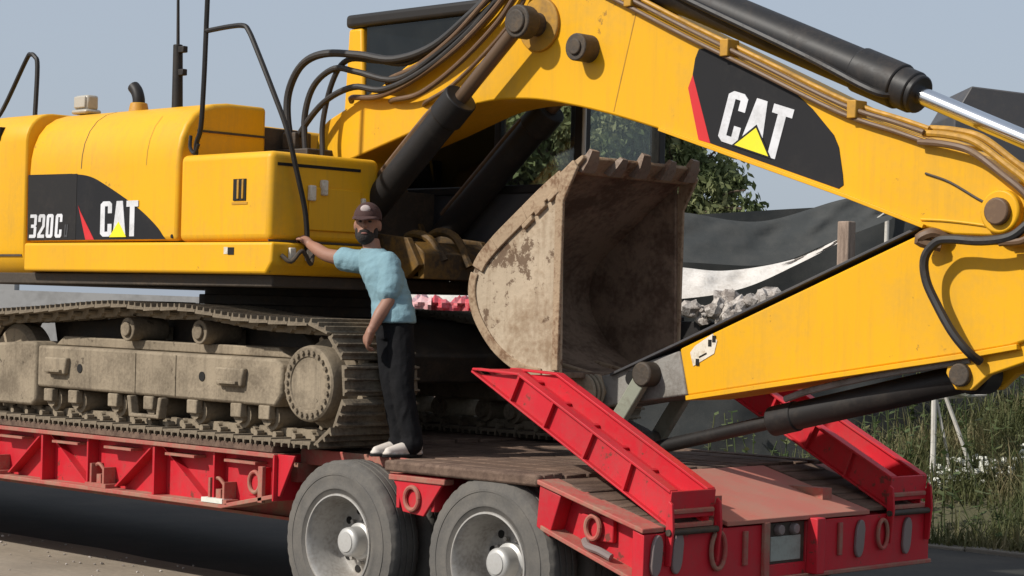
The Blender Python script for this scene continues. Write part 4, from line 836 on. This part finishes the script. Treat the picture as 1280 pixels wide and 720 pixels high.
# ------------------------------------------------------------------ the man on the deck
def loft(q, rings, n=24):
    """stack of oval cross-sections: (centre, half width x, half depth y)"""
    vs = []
    for c, rx, ry in rings:
        for k in range(n):
            a = 2*math.pi*k/n; vs.append((c[0]+rx*math.cos(a), c[1]+ry*math.sin(a), c[2]))
    m_ = len(rings)
    fs = [(i*n+k, i*n+(k+1) % n, (i+1)*n+(k+1) % n, (i+1)*n+k) for i in range(m_-1) for k in range(n)]
    fs += [tuple(range(n))[::-1], tuple(range((m_-1)*n, m_*n))]
    return q.add(vs, fs)
def limb(q, pts, radii, n=14, sub=5):
    P = spline(pts, sub); rs = []
    for i in range(len(P)):
        t = i/sub; a = min(int(t), len(radii)-2); rs.append(radii[a]+(radii[a+1]-radii[a])*(t-a))
    q.tube(P, 0, n, 0, rs)
    for p, r in ((P[0], rs[0]), (P[-1], rs[-1])): q.blob(p, r, r, r, 10, 8)
from mathutils import noise as mnoise
def remeshed(q, name, mat, parent, vox, smooth=4, fold=0, fs=(9, 9, 18)):
    o = q.build('tmp', mat)
    md = o.modifiers.new('r', 'REMESH'); md.mode = 'VOXEL'; md.voxel_size = vox
    ms = o.modifiers.new('s', 'SMOOTH'); ms.iterations = smooth; ms.factor = .5
    dg = bpy.context.evaluated_depsgraph_get(); me = bpy.data.meshes.new_from_object(o.evaluated_get(dg))
    bpy.data.objects.remove(o); me.name = name
    me.polygons.foreach_set('use_smooth', [True]*len(me.polygons))
    if not me.materials: me.materials.append(M[mat])
    if fold:
        nrm_ = [v.normal.copy() for v in me.vertices]
        for v, vn in zip(me.vertices, nrm_):
            c = v.co.copy(); w1 = mnoise.noise(Vector((c.x*fs[0]+c.z*5, c.y*fs[1], c.z*fs[2]-c.x*7))); w2 = mnoise.noise(Vector((c.x*fs[0]*2.3-c.z*9, c.y*fs[1]*2.2, c.z*fs[2]*1.9+11)))
            v.co = c+vn*fold*((1-abs(w1)*2)*.8+.5*w2)
    r = bpy.data.objects.new(name, me); COL.objects.link(r); attach(r, parent); return r

PN = thing('person', 'man in light blue t-shirt, black trousers and dark cap leaning on the excavator', 'person', (.16, .30, 1.035))
HY = R(38); HC = Vector((-.185, .285, 2.44)); HM = Matrix.Translation(HC) @ Matrix.Rotation(HY, 4, 'Z') @ Matrix.Rotation(R(-5), 4, 'X')
def hp_(x, y, z): return HM @ Vector((x, y, z))
def hblob(q, c, rx, ry, rz, seg=16, ring=12):
    n0 = len(q.v); q.blob((0, 0, 0), rx, ry, rz, seg, ring)
    q.v[n0:] = [tuple(HM @ (Vector(v)+Vector(c))) for v in q.v[n0:]]
b = MB()
loft(b, [((.06, .31, 1.80), .112, .085), ((.06, .31, 1.88), .118, .09), ((.035, .31, 1.98), .105, .08), ((-.01, .305, 2.07), .118, .086), ((-.06, .30, 2.15), .135, .09), ((-.095, .30, 2.22), .14, .075), ((-.125, .30, 2.265), .095, .062), ((-.145, .295, 2.29), .058, .056), ((-.16, .29, 2.36), .053, .055)])
limb(b, [(-.225, .30, 2.215), (-.38, .265, 2.235), (-.52, .25, 2.255), (-.64, .265, 2.295), (-.735, .285, 2.325)], [.056, .050, .043, .040, .029])
limb(b, [(.01, .295, 2.205), (.065, .270, 2.10), (.095, .235, 1.99), (.085, .165, 1.89), (.065, .125, 1.80)], [.056, .050, .044, .040, .029])
LEGS = ((.005, .075, .125, .325), (.115, .165, .225, .335))
for hx, kx, ax, fy in LEGS:
    limb(b, [(hx, .31, 1.82), ((hx+kx)/2, .305, 1.62), (kx, .295, 1.45), ((kx+ax)/2, .315, 1.27), (ax, fy, 1.11)], [.072, .064, .050, .045, .036])
    limb(b, [(ax, fy+.02, 1.085), (ax-.02, fy-.08, 1.075), (ax-.035, fy-.15, 1.062)], [.036, .036, .026])
# head
hblob(b, (0, .0, .02), .074, .092, .108); hblob(b, (0, -.028, -.052), .055, .062, .062); hblob(b, (0, -.094, -.012), .014, .022, .022); hblob(b, (0, -.086, .012), .010, .014, .03)
hblob(b, (.076, .012, -.002), .012, .022, .034); hblob(b, (-.076, .012, -.002), .012, .022, .034); hblob(b, (0, -.08, .034), .045, .016, .012)
# hands: palm, four fingers and a thumb each
def hand(palm, axis, spread, curl, thumb):
    c = Vector(palm); ax = Vector(axis).normalized(); sp = Vector(spread).normalized(); cu = Vector(curl).normalized()
    limb(b, [c-ax*.035, c, c+ax*.038], [.028, .031, .028], 12, 3)
    limb(b, [c-sp*.02-ax*.02, c-sp*.022+ax*.03], [.020, .019], 10, 3); limb(b, [c+sp*.02-ax*.02, c+sp*.022+ax*.03], [.020, .019], 10, 3)
    for k, l in enumerate((.068, .078, .072, .056)):
        s = sp*(-.033+.022*k); r0 = c+s+ax*.038
        limb(b, [r0, r0+ax*l*.42+cu*l*.08, r0+ax*l*.66+cu*l*.38, r0+ax*l*.62+cu*l*.70], [.0105, .0098, .0090, .0078], 8, 3)
    r0 = c-sp*.03-ax*.015; tv = Vector(thumb).normalized()
    limb(b, [r0, r0+tv*.03+ax*.01, r0+tv*.045+ax*.038+cu*.02], [.0135, .0115, .009], 8, 3)
hand((-.765, .285, 2.345), (-.85, .10, .35), (.0, 1.0, .0), (-.2, .3, -.8), (.0, -.8, .4))
hand((.058, .108, 1.762), (-.25, -.12, -.95), (.75, -.65, .0), (.35, .75, -.1), (-.6, -.6, -.3))
body = remeshed(b, 'body', 'skin', PN, .0065, 3)
# clothes
b = MB()
loft(b, [((.055, .31, 1.845), .150, .124), ((.055, .31, 1.89), .148, .120), ((.03, .31, 1.98), .138, .110), ((-.015, .305, 2.07), .146, .112), ((-.06, .30, 2.15), .156, .112), ((-.095, .30, 2.22), .152, .09), ((-.125, .30, 2.270), .108, .076), ((-.142, .295, 2.294), .072, .068)], 28)
limb(b, [(-.225, .30, 2.212), (-.31, .28, 2.218), (-.37, .267, 2.23)], [.074, .071, .072])
limb(b, [(.005, .295, 2.20), (.065, .265, 2.10), (.08, .243, 2.03)], [.076, .074, .076])
remeshed(b, 't_shirt', 'tee', PN, .007, 3, .0065, (11, 11, 13))
b = MB()
loft(b, [((.06, .31, 1.74), .112, .088), ((.06, .31, 1.82), .124, .097), ((.05, .31, 1.90), .120, .094)])
for hx, kx, ax, fy in LEGS:
    limb(b, [(hx, .31, 1.82), ((hx+kx)/2, .305, 1.62), (kx, .295, 1.45), ((kx+ax)/2, .315, 1.27), (ax, fy, 1.13), (ax-.005, fy-.01, 1.105)], [.080, .079, .069, .065, .062, .066])
remeshed(b, 'trousers', 'trouser', PN, .008, 3, .0055, (16, 16, 9))
for hx, kx, ax, fy in LEGS:
    b = MB(); limb(b, [(ax, fy+.03, 1.088), (ax-.018, fy-.07, 1.080), (ax-.035, fy-.165, 1.066)], [.042, .040, .027], 14, 4)
    for k in range(6): b.blob((ax-.035*k/5, fy+.035-.20*k/5, 1.054), .041-.0015*k, .042, .016, 12, 6)
    sh = remeshed(b, 'shoe', 'shoe_leather', PN, .006, 3)
    q = MB(); pts = []
    for k in range(24):
        t = 2*math.pi*k/24; pts.append((ax-.018+.046*math.sin(t)*(1-.12*math.cos(t))+.018*math.cos(t), fy-.065+.145*math.cos(t), 1.031))
    q.extr(pts, (0, 0, .018)); q.build('sole', 'hole', sh, .004)
    q = MB()
    for k in range(4): q.tube([(ax-.034-.002*k, fy-.035-.024*k, 1.112-.006*k), (ax-.016-.003*k, fy-.04-.024*k, 1.121-.007*k), (ax+.004-.003*k, fy-.035-.024*k, 1.112-.006*k)], .0035, 6, 3)
    q.build('laces', 'grey_panel', sh)
# cap: crown, brim, patch
b = MB(); n0 = len(b.v); b.blob((0, 0, 0), .088, .106, .098, 28, 18)
b.v = [(x, y, max(z, -.012)) for x, y, z in b.v]; b.v = [tuple(HM @ (Vector(v)+Vector((0, .004, .048)))) for v in b.v]
b.build('cap_crown', 'cap', PN, ang=60)
b = MB(); vs = []; K = 14
for k in range(K+1):
    a = math.pi*(k/K); ca, sa = math.cos(a), math.sin(a)
    vs += [hp_(.084*ca, -.05-.045*sa, .046), hp_(.082*ca, -.06-.118*sa, .030-.016*(1-abs(ca)))]
for k in range(K+1):
    a = math.pi*(k/K); ca, sa = math.cos(a), math.sin(a)
    vs += [hp_(.084*ca, -.05-.045*sa, .040), hp_(.082*ca, -.06-.118*sa, .024-.016*(1-abs(ca)))]
m2 = 2*(K+1); fs = []
for k in range(K):
    fs += [(2*k, 2*k+2, 2*k+3, 2*k+1), (m2+2*k, m2+2*k+1, m2+2*k+3, m2+2*k+2), (2*k+1, 2*k+3, m2+2*k+3, m2+2*k+1)]
b.add(vs, fs); b.build('cap_brim', 'cap', PN, ang=60)
b = MB(); hblob(b, (0, -.088, .092), .032, .012, .024, 14, 8); b.build('cap_patch', 'cap_patch', PN)
b = MB(); hblob(b, (0, -.045, -.078), .057, .060, .050); hblob(b, (0, -.090, -.047), .036, .014, .012); hblob(b, (.056, -.015, -.05), .016, .035, .045); hblob(b, (-.056, -.015, -.05), .016, .035, .045)
remeshed(b, 'beard', 'beard', PN, .006, 2)
for s in (-1, 1): b = MB(); hblob(b, (s*.030, -.082, .014), .013, .008, .007, 10, 8); b.build('eye', 'eye', PN)
b = MB(); hblob(b, (0, -.103, -.062), .020, .006, .006, 10, 8); b.build('mouth', 'lips', PN)
b = MB(); hblob(b, (0, .030, .02), .080, .078, .062, 18, 12); b.build('hair', 'beard', PN)

# ------------------------------------------------------------------ roadside things behind the trailer
def sheet(top, bot, nx, nz, th, name, mat, parent=None, wav=.03, seed=1, sag=0):
    """cloth hung between an upper and a lower edge line, with folds and real thickness"""
    rg = random.Random(seed); T_ = spline(top, nx); B_ = spline(bot, nx); n_ = min(len(T_), len(B_))
    def at(L_, t): i = t*(len(L_)-1); a = int(i); a = min(a, len(L_)-2); return L_[a].lerp(L_[a+1], i-a)
    nu = max(len(T_), len(B_)); nrm = Vector((.71, -.70, 0)); vs = []
    for j in range(nz+1):
        for i in range(nu):
            u = i/(nu-1); p = at(T_, u).lerp(at(B_, u), j/nz)
            d = wav*(math.sin(u*31+j*.6+seed)+.6*math.sin(u*73+j*1.1)+.5*math.sin(j*1.7+u*9))*(math.sin(math.pi*min(1, j/nz+.15)) if nz > 1 else 1)
            vs.append(p+nrm*d-Vector((0, 0, sag*math.sin(math.pi*u)*math.sin(math.pi*j/nz))))
    n1 = len(vs); vs2 = [v-nrm*th for v in vs]; fs = []
    for j in range(nz):
        for i in range(nu-1):
            a = j*nu+i; fs.append((a, a+1, a+nu+1, a+nu)); fs.append((n1+a, n1+a+nu, n1+a+nu+1, n1+a+1))
    for i in range(nu-1): fs.append((i, n1+i, n1+i+1, i+1)); a = nz*nu+i; fs.append((a, a+1, n1+a+1, n1+a))
    for j in range(nz): a = j*nu; fs.append((a, a+nu, n1+a+nu, n1+a)); a += nu-1; fs.append((a, n1+a, n1+a+nu, a+nu))
    q = MB(); q.add(vs+vs2, fs); return q.build(name, mat, parent, ang=70)

# black shade net draped over the roadside shelter
SH = thing('shade_net_shelter', 'black shade net shelter draped on poles behind the excavator stick', 'shelter', (-6.4, 12.2, 0))
sheet([(-9.8, 9.3, 3.2), (-8.32, 10.67, 3.23), (-7.28, 11.68, 3.24), (-6.53, 12.42, 3.15), (-5.74, 13.20, 3.47), (-5.30, 13.62, 3.40)],
      [(-9.5, 8.9, 2.5), (-7.96, 10.32, 2.54), (-6.95, 11.31, 2.60), (-6.14, 12.10, 2.60), (-5.56, 12.68, 2.92), (-5.10, 13.20, 3.20)], 14, 10, .008, 'net_roof', 'net', SH, .032, 2)
sheet([(-9.9, 10.2, 3.2), (-8.2, 11.9, 3.2), (-6.34, 14.01, 3.42), (-5.4, 14.92, 3.36), (-4.5, 15.80, 3.36), (-1.5, 18.7, 3.3)],
      [(-9.9, 10.2, .0), (-8.2, 11.9, .0), (-6.3, 13.95, .0), (-5.4, 14.90, .0), (-4.5, 15.78, .0), (-1.5, 18.7, 0)], 14, 12, .008, 'net_wall', 'net', SH, .03, 5)
NF = thing('net_fence', 'low dark shade net fence behind the trailer ramps, under the stick', 'fence', (-3.6, 9.8, 0))
sheet([(-6.4, 7.3, 1.55), (-5.06, 8.4, 1.55), (-4.0, 9.4, 1.6), (-3.2, 10.4, 1.85), (-2.2, 11.9, 2.0), (-1.0, 13.6, 2.1), (1.2, 16.4, 2.1)],
      [(-6.4, 7.3, .0), (-5.06, 8.4, .0), (-4.0, 9.4, .0), (-3.2, 10.4, .0), (-2.2, 11.9, .0), (-1.0, 13.6, .0), (1.2, 16.4, 0)], 10, 12, .008, 'net_panel', 'net', NF, .03, 9)
for x, y, h in ((-5.1, 8.5, 1.65), (-3.3, 10.5, 1.95), (-1.1, 13.7, 2.2), (-6.4, 7.4, 1.6)):
    q = MB(); q.cyl((x, y, 0), (x+.02, y, h), .04, .035, 10); q.build('fence_post', 'wood_post', NF)
for x, y, h in ((-5.95, 14.30, 3.5), (-4.6, 15.60, 3.5), (-8.25, 11.75, 3.3), (-3.0, 17.1, 3.4)):
    q = MB(); q.cyl((x, y, 0), (x+.03, y, h), .035, .03, 10); q.build('pole', 'white_stick', SH)
q = MB(); q.tube([(-5.9, 12.4, 2.72), (-5.5, 12.9, 2.98), (-5.25, 13.3, 3.3)], .012, 6, 4); q.build('rope', 'white_stick', SH)
# white sheet hanging under it
ws = sheet([(-8.9, 8.7, 2.36), (-7.75, 9.8, 2.47), (-6.72, 10.82, 2.53), (-6.2, 11.35, 2.50), (-5.62, 11.92, 2.66), (-5.18, 12.32, 2.95)],
      [(-8.6, 8.4, 1.9), (-7.45, 9.5, 2.02), (-6.36, 10.54, 2.13), (-5.85, 11.20, 2.28), (-5.48, 11.83, 2.60), (-5.14, 12.32, 2.92)], 12, 6, .01, 'plastic_sheet', 'sheet', None, .045, 3)
tag(ws, 'white plastic sheet stretched low under the black shade net', 'sheet')
# timber post
q = MB(); q.box(-5.14, -4.98, 12.12, 12.28, 0, 3.12); po = q.build('timber_post', 'wood_post', None, .015)
tag(po, 'weathered timber post beside the black shade net, above the stick', 'post')
# rubble heap with pale lumps on top
RB = thing('rubble_heap', 'pale broken rubble heaped under the white plastic sheet', 'rubble', (-5.9, 11.4, 0))
rg = random.Random(21); q = MB()
nr, na = 12, 28; vs = []
for j in range(nr+1):
    r = 1.9*j/nr
    for k in range(na):
        a = 2*math.pi*k/na; h = 2.02*(1-(j/nr)**1.5)+rg.uniform(-.06, .06); vs.append((-6.1+r*math.cos(a)*1.2, 11.6+r*math.sin(a)*1.0, max(h, -.02) if j < nr else -.02))
q.add(vs, [(j*na+k, (j+1)*na+k, (j+1)*na+(k+1) % na, j*na+(k+1) % na) for j in range(nr) for k in range(na)]); q.build('heap', 'earth', RB, ang=20)
for k in range(64):
    t = rg.random()*1.35-.25; s = .035+.2*rg.random()**2.2; q = MB(); q.blob((0, 0, 0), s, s*rg.uniform(.6, 1), s*rg.uniform(.5, .9), 8, 6, .28, rg)
    me = q.mesh('rubble_lump', 'rubble', 20); inst('rubble_lump', me, RB, Matrix.Translation((-5.95+.62*t+rg.uniform(-.12, .12), 10.85+.55*t+rg.uniform(-.1, .1), 1.88+.22*rg.random()+.12*t)) @ Matrix.Rotation(rg.uniform(0, 6), 4, (rg.random(), rg.random(), 1)))
# dark crates / scrap below the sheet
for k, (x, y, z, sx, sz) in enumerate(((-6.65, 10.75, 1.55, .32, .5), (-6.28, 11.02, 1.5, .28, .42))):
    q = MB()
    q.box(x-sx, x+sx, y-.25, y+.25, 0, z)
    for i in range(5): q.box(x-sx-.02, x+sx+.02, y-.27, y+.27, z*(i+.5)/5, z*(i+.5)/5+.1)
    q.box(x-sx*.7, x+sx*.5, y-.2, y+.2, z, z+.38)
    o = q.build('scrap_stack', 'black', None, .01)
    tag(o, ('dark scrap stack under the left end of the white sheet' if k == 0 else 'dark scrap stack beside the pale rubble'), 'scrap')
# dark roof panel rising behind the boom nose
RP = thing('roof_shed', 'dark grey shed roof showing above the boom nose', 'shed', (-5.2, 19.0, 0))
q = MB(); q.extr([(-6.86, 17.71, 5.37), (-7.03, 17.54, 4.95), (-7.03, 17.54, 3.6), (-2.5, 21.9, 3.5), (-2.5, 21.9, 4.75)], (-1.2, 1.2, 0)); q.build('roof', 'grey_panel', RP, .02)
for t in (.05, .5, .95):
    q = MB(); q.cyl((-7.1+4.5*t, 17.8+4.3*t, 0), (-7.1+4.5*t, 17.8+4.3*t, 3.7), .06, n=10); q.build('post', 'wood_post', RP)
# pale wall far behind, seen through the gap over the tracks
q = MB(); q.extr([(-40, -1, 0), (-40, -1, 2.15), (-33, 6.0, 2.2), (-33, 6.0, 2.35), (-25.3, 13.5, 2.32), (-25.3, 13.5, 2.12), (-20.5, 18.2, 2.05), (-20.5, 18.2, 0)], (-.3, .3, 0)); pw = q.build('boundary_wall', 'pale_wall', None)
tag(pw, 'pale rendered boundary wall far behind the tracks, seen through the gap', 'wall')

# plastic-covered stack standing behind the trailer
RS = thing('covered_stack', 'stack under crumpled red and pink plastic seen past the man', 'stack', (-7.1, 7.3, 0))
def drape(u0, u1, seed, mat, nm):
    """crumpled plastic over the stack: front skirt and top, u runs along the stack"""
    rg = random.Random(seed); e = Vector((.713, .70, 0)); nv = Vector((.70, -.713, 0)); O = Vector((-7.1, 7.3, 0)); vs = []; nx_, ny_ = 22, 16
    for j in range(ny_+1):
        v = j/ny_
        for i in range(nx_+1):
            u = u0+(u1-u0)*i/nx_; k = .03*math.sin(u*19+v*6+seed)+.022*math.sin(u*43-v*13)+rg.uniform(-.012, .012)
            if v < .6: p_ = O+e*u+nv*(.45+k*1.6)+Vector((0, 0, 1.78+.25*v/.6))
            else: p_ = O+e*u+nv*(.45-.9*(v-.6)/.4)+Vector((0, 0, 2.04+k*1.3))
            vs.append(p_)
    w_ = nx_+1; n1 = len(vs); vs += [v-nv*.012-Vector((0, 0, .012)) for v in vs]; fs = []
    for j in range(ny_):
        for i in range(nx_): a = j*w_+i; fs += [(a, a+1, a+w_+1, a+w_), (n1+a, n1+a+w_, n1+a+w_+1, n1+a+1)]
    for i in range(nx_): fs.append((i, n1+i, n1+i+1, i+1)); a = ny_*w_+i; fs.append((a, a+1, n1+a+1, n1+a))
    for j in range(ny_): a = j*w_; fs.append((a, a+w_, n1+a+w_, n1+a)); a += nx_; fs.append((a, n1+a, n1+a+w_, a+w_))
    q = MB(); q.add(vs, fs); return q.build(nm, mat, RS, ang=25)
drape(-.75, .06, 4, 'pink_sheet', 'pale_cover'); drape(.05, .95, 8, 'red_sheet', 'red_cover')
q = MB(); e = Vector((.713, .70, 0)); nv = Vector((.70, -.713, 0)); O = Vector((-7.1, 7.3, 0))
for z0, z1 in ((0, .62), (.66, 1.28), (1.32, 1.96)): q.extr([O-e*.7+nv*.38+Vector((0, 0, z0)), O+e*.9+nv*.38+Vector((0, 0, z0)), O+e*.9+nv*.38+Vector((0, 0, z1)), O-e*.7+nv*.38+Vector((0, 0, z1))], -nv*.76)
q.build('crates', 'wood_post', RS, .02)

# whitewashed stick frame on the bank
SF = thing('stick_frame', 'thin whitewashed stick frame with a rag on top in the grass bank', 'stick frame', (-1.6, 8.85, .3))
for a, b_, r in (((-1.62, 8.85, .15), (-1.615, 8.86, 1.28), .028), ((-1.28, 9.16, .3), (-1.53, 8.92, 1.24), .020), ((-1.50, 9.05, .3), (-1.60, 8.88, 1.2), .014), ((-1.70, 8.78, 1.20), (-1.25, 9.2, 1.26), .02)):
    q = MB(); q.tube([a, [(a[i]+b_[i])/2+(.012 if i == 0 else 0) for i in range(3)], b_], r, 8, 4); q.build('stick', 'white_stick', SF)
q = MB(); rg = random.Random(9); q.blob((-1.45, 9.0, 1.29), .17, .14, .055, 14, 8, .35, rg); q.build('rag', 'litter', SF, ang=20)

# vegetation on the bank: tall grass, weeds and pale litter caught in it
rg = random.Random(31); q = MB()
def blade(q, x, y, z, h, wd, lean, az):
    dx, dy = math.cos(az), math.sin(az); px, py = -dy, dx; vs = []
    for t, ww in ((0, 1), (.45, .8), (.8, .45)):
        c = Vector((x+dx*lean*h*t*t, y+dy*lean*h*t*t, z+h*t*(1-.25*lean*t))); vs += [c-Vector((px, py, 0))*wd*ww/2, c+Vector((px, py, 0))*wd*ww/2]
    vs.append(Vector((x+dx*lean*h, y+dy*lean*h, z+h*(1-.3*lean)))); q.add(vs, [(0, 1, 3, 2), (2, 3, 5, 4), (4, 5, 6)])
cnt = 0
while cnt < 26000:
    y = 7.04+5.7*rg.random()**1.1; x = rg.uniform(-4.6, 3.2)
    if math.sin(x*1.9+1.3*math.sin(y*1.1))+math.sin(y*2.3+x*.7) < -1.0+rg.random()*.9: continue
    d = rg.random(); h = rg.uniform(.14, .42) if d < .8 else rg.uniform(.4, .75)
    h *= .55+.45*min(1, (y-7.1)/1.2)
    blade(q, x, y, bank_h(x, y)-.02, h, rg.uniform(.008, .018), rg.uniform(.15, 1.1), rg.uniform(0, 6.28)); cnt += 1
gr = q.build('tall_grass', 'grass'); gr['kind'] = 'stuff'; gr['label'] = 'tall half-dry grass covering the bank behind the kerb'; gr['category'] = 'grass'
q = MB()
for k in range(170):
    y = 7.35+4.4*rg.random(); x = rg.uniform(-4, 3); z = bank_h(x, y); h = rg.uniform(.4, 1.0); lx, ly = rg.uniform(-.2, .2), rg.uniform(-.2, .2)
    q.tube([(x, y, z), (x+lx*.5, y+ly*.5, z+h*.55), (x+lx, y+ly, z+h)], .006, 5)
    for i in range(16):
        t = rg.uniform(.15, 1); c = Vector((x+lx*t, y+ly*t, z+h*t)); a = rg.uniform(0, 6.28); l = rg.uniform(.05, .13)
        d = Vector((math.cos(a), math.sin(a), rg.uniform(-.3, .6))).normalized(); s = d.cross(Vector((0, 0, 1))).normalized()*l*.3
        q.add([c, c+d*l*.5-s, c+d*l, c+d*l*.5+s], [(0, 1, 2, 3)])
wd = q.build('weeds', 'weed'); wd['kind'] = 'stuff'; wd['label'] = 'leafy weeds scattered through the grass bank'; wd['category'] = 'weeds'
q = MB()
for k in range(210):
    t = rg.random(); x = -1.65+.95*t+rg.uniform(-.22, .22); y = 8.85+1.1*t+rg.uniform(-.22, .22); z = bank_h(x, y)+rg.uniform(.04, .22); s = rg.uniform(.010, .045)
    q.blob((x, y, z), s, s*rg.uniform(.5, 1.2), s*rg.uniform(.4, .9), 6, 5, .4, rg)
lt = q.build('litter', 'litter', ang=20); lt['kind'] = 'stuff'; lt['label'] = 'strip of small pale litter caught in the grass bank'; lt['category'] = 'litter'

q = MB(); rg = random.Random(77)
for k in range(420):
    x = rg.uniform(-7.5, -.8); y = rg.uniform(-2.2, 1.0); s = rg.uniform(.004, .016)
    q.blob((x, y, .009+s*.35), s, s*rg.uniform(.6, 1), s*.6, 6, 4, .3, rg)
gv = q.build('gravel', 'rubble', ang=20); gv['kind'] = 'stuff'; gv['label'] = 'loose grit scattered over the sunlit dusty apron'; gv['category'] = 'gravel'
# trees
def tree(name, label, base, height, crown, seed, leaves, lsize, group=None):
    rg = random.Random(seed); bx, by, bz = base; root = thing(name, label, 'tree', base, group)
    q = MB(); top = Vector((bx+.2, by, bz+height*.55))
    q.tube([base, (bx+.1, by+.05, bz+height*.25), top], 0, 10, 6, [height*.05*(1-.6*i/12) for i in range(13)])
    cl = []
    for (cx, cy, cz, r) in crown:
        c = Vector((bx+cx, by+cy, bz+cz)); mid = top.lerp(c, .5)+Vector((rg.uniform(-.3, .3), rg.uniform(-.3, .3), .15))
        P = spline([(bx+.08, by+.04, bz+height*.3), mid, c], 5); q.tube(P, 0, 7, 0, [height*.022*(1-.85*i/(len(P)-1)) for i in range(len(P))]); cl.append((c, r))
        for _ in range(7):
            e = c+Vector((rg.gauss(0, 1), rg.gauss(0, 1), rg.gauss(0, .8))).normalized()*r*.9; q.tube([mid.lerp(c, .6), mid.lerp(e, .8), e], .02, 5, 3)
    q.build('trunk', 'bark', root)
    vs = []; fs = []; tot = sum(r**2 for _, r in cl)
    for c, r in cl:
        ncl = max(8, int(26*r)); subs = []
        for _ in range(ncl):
            d = Vector((rg.gauss(0, 1), rg.gauss(0, 1), rg.gauss(0, 1))).normalized(); subs.append((c+d*r*rg.uniform(.45, 1.05), r*rg.uniform(.18, .36)))
        for _ in range(int(leaves*r*r/tot)):
            sc_, sr = rg.choice(subs); d = Vector((rg.gauss(0, .55), rg.gauss(0, .55), rg.gauss(0, .55)))*sr
            p = sc_+d; p.z -= abs(rg.gauss(0, .25))*sr
            a = Vector((rg.gauss(0, .7), rg.gauss(0, .7), -.8+rg.gauss(0, .6))).normalized(); l = lsize*rg.uniform(.6, 1.5); s = a.cross(Vector((rg.gauss(0, 1), rg.gauss(0, 1), rg.gauss(0, 1)))).normalized()*l*.22
            n0 = len(vs); vs += [p, p+a*l*.5-s, p+a*l, p+a*l*.5+s]; fs.append((n0, n0+1, n0+2, n0+3))
    me = bpy.data.meshes.new('crown'); me.from_pydata([tuple(v) for v in vs], [], fs); me.materials.append(M['leaf'])
    o = bpy.data.objects.new('crown', me); COL.objects.link(o); attach(o, root); return root
CR = [(-3.4, 4.6, 1.3), (-2.6, 5.4, 1.3), (-1.6, 6.1, 1.3), (-.6, 5.3, 1.3), (.4, 6.0, 1.2), (1.0, 5.0, 1.1), (1.55, 4.5, .9), (1.95, 3.9, .75), (-2.0, 4.2, 1.2), (-.6, 4.0, 1.2), (.8, 3.8, 1.1), (1.5, 3.3, .8), (-3.0, 3.4, 1.1)]
tree('pepper_tree', 'green feathery tree behind the bucket and cab', (-16.0, 20.2, 0), 7.0, [(s*.713+.5*math.sin(i*2.1), s*.70-.5*math.sin(i*2.1), z, r) for i, (s, z, r) in enumerate(CR)], 41, 60000, .15)
CR2 = [(-2.8, 5.6, 1.5), (-1.4, 6.6, 1.5), (.0, 6.2, 1.5), (1.2, 5.6, 1.4), (-2.2, 4.4, 1.4), (-.6, 4.9, 1.4), (.9, 4.3, 1.3), (1.9, 4.6, 1.0)]
tree('broadleaf_tree', 'hazy taller tree farther back, seen through the cab windscreen', (-21.2, 24.3, 0), 7.4, [(s*.713, s*.70, z, r) for s, z, r in CR2], 47, 42000, .19)
tree('distant_tree', 'tiny distant tree on the skyline above the shade net', (-27.0, 40.0, 0), 5.2, [(0, 0, 4.6, .5), (.35, .3, 4.2, .45), (-.3, -.2, 4.2, .4)], 43, 1500, .16)
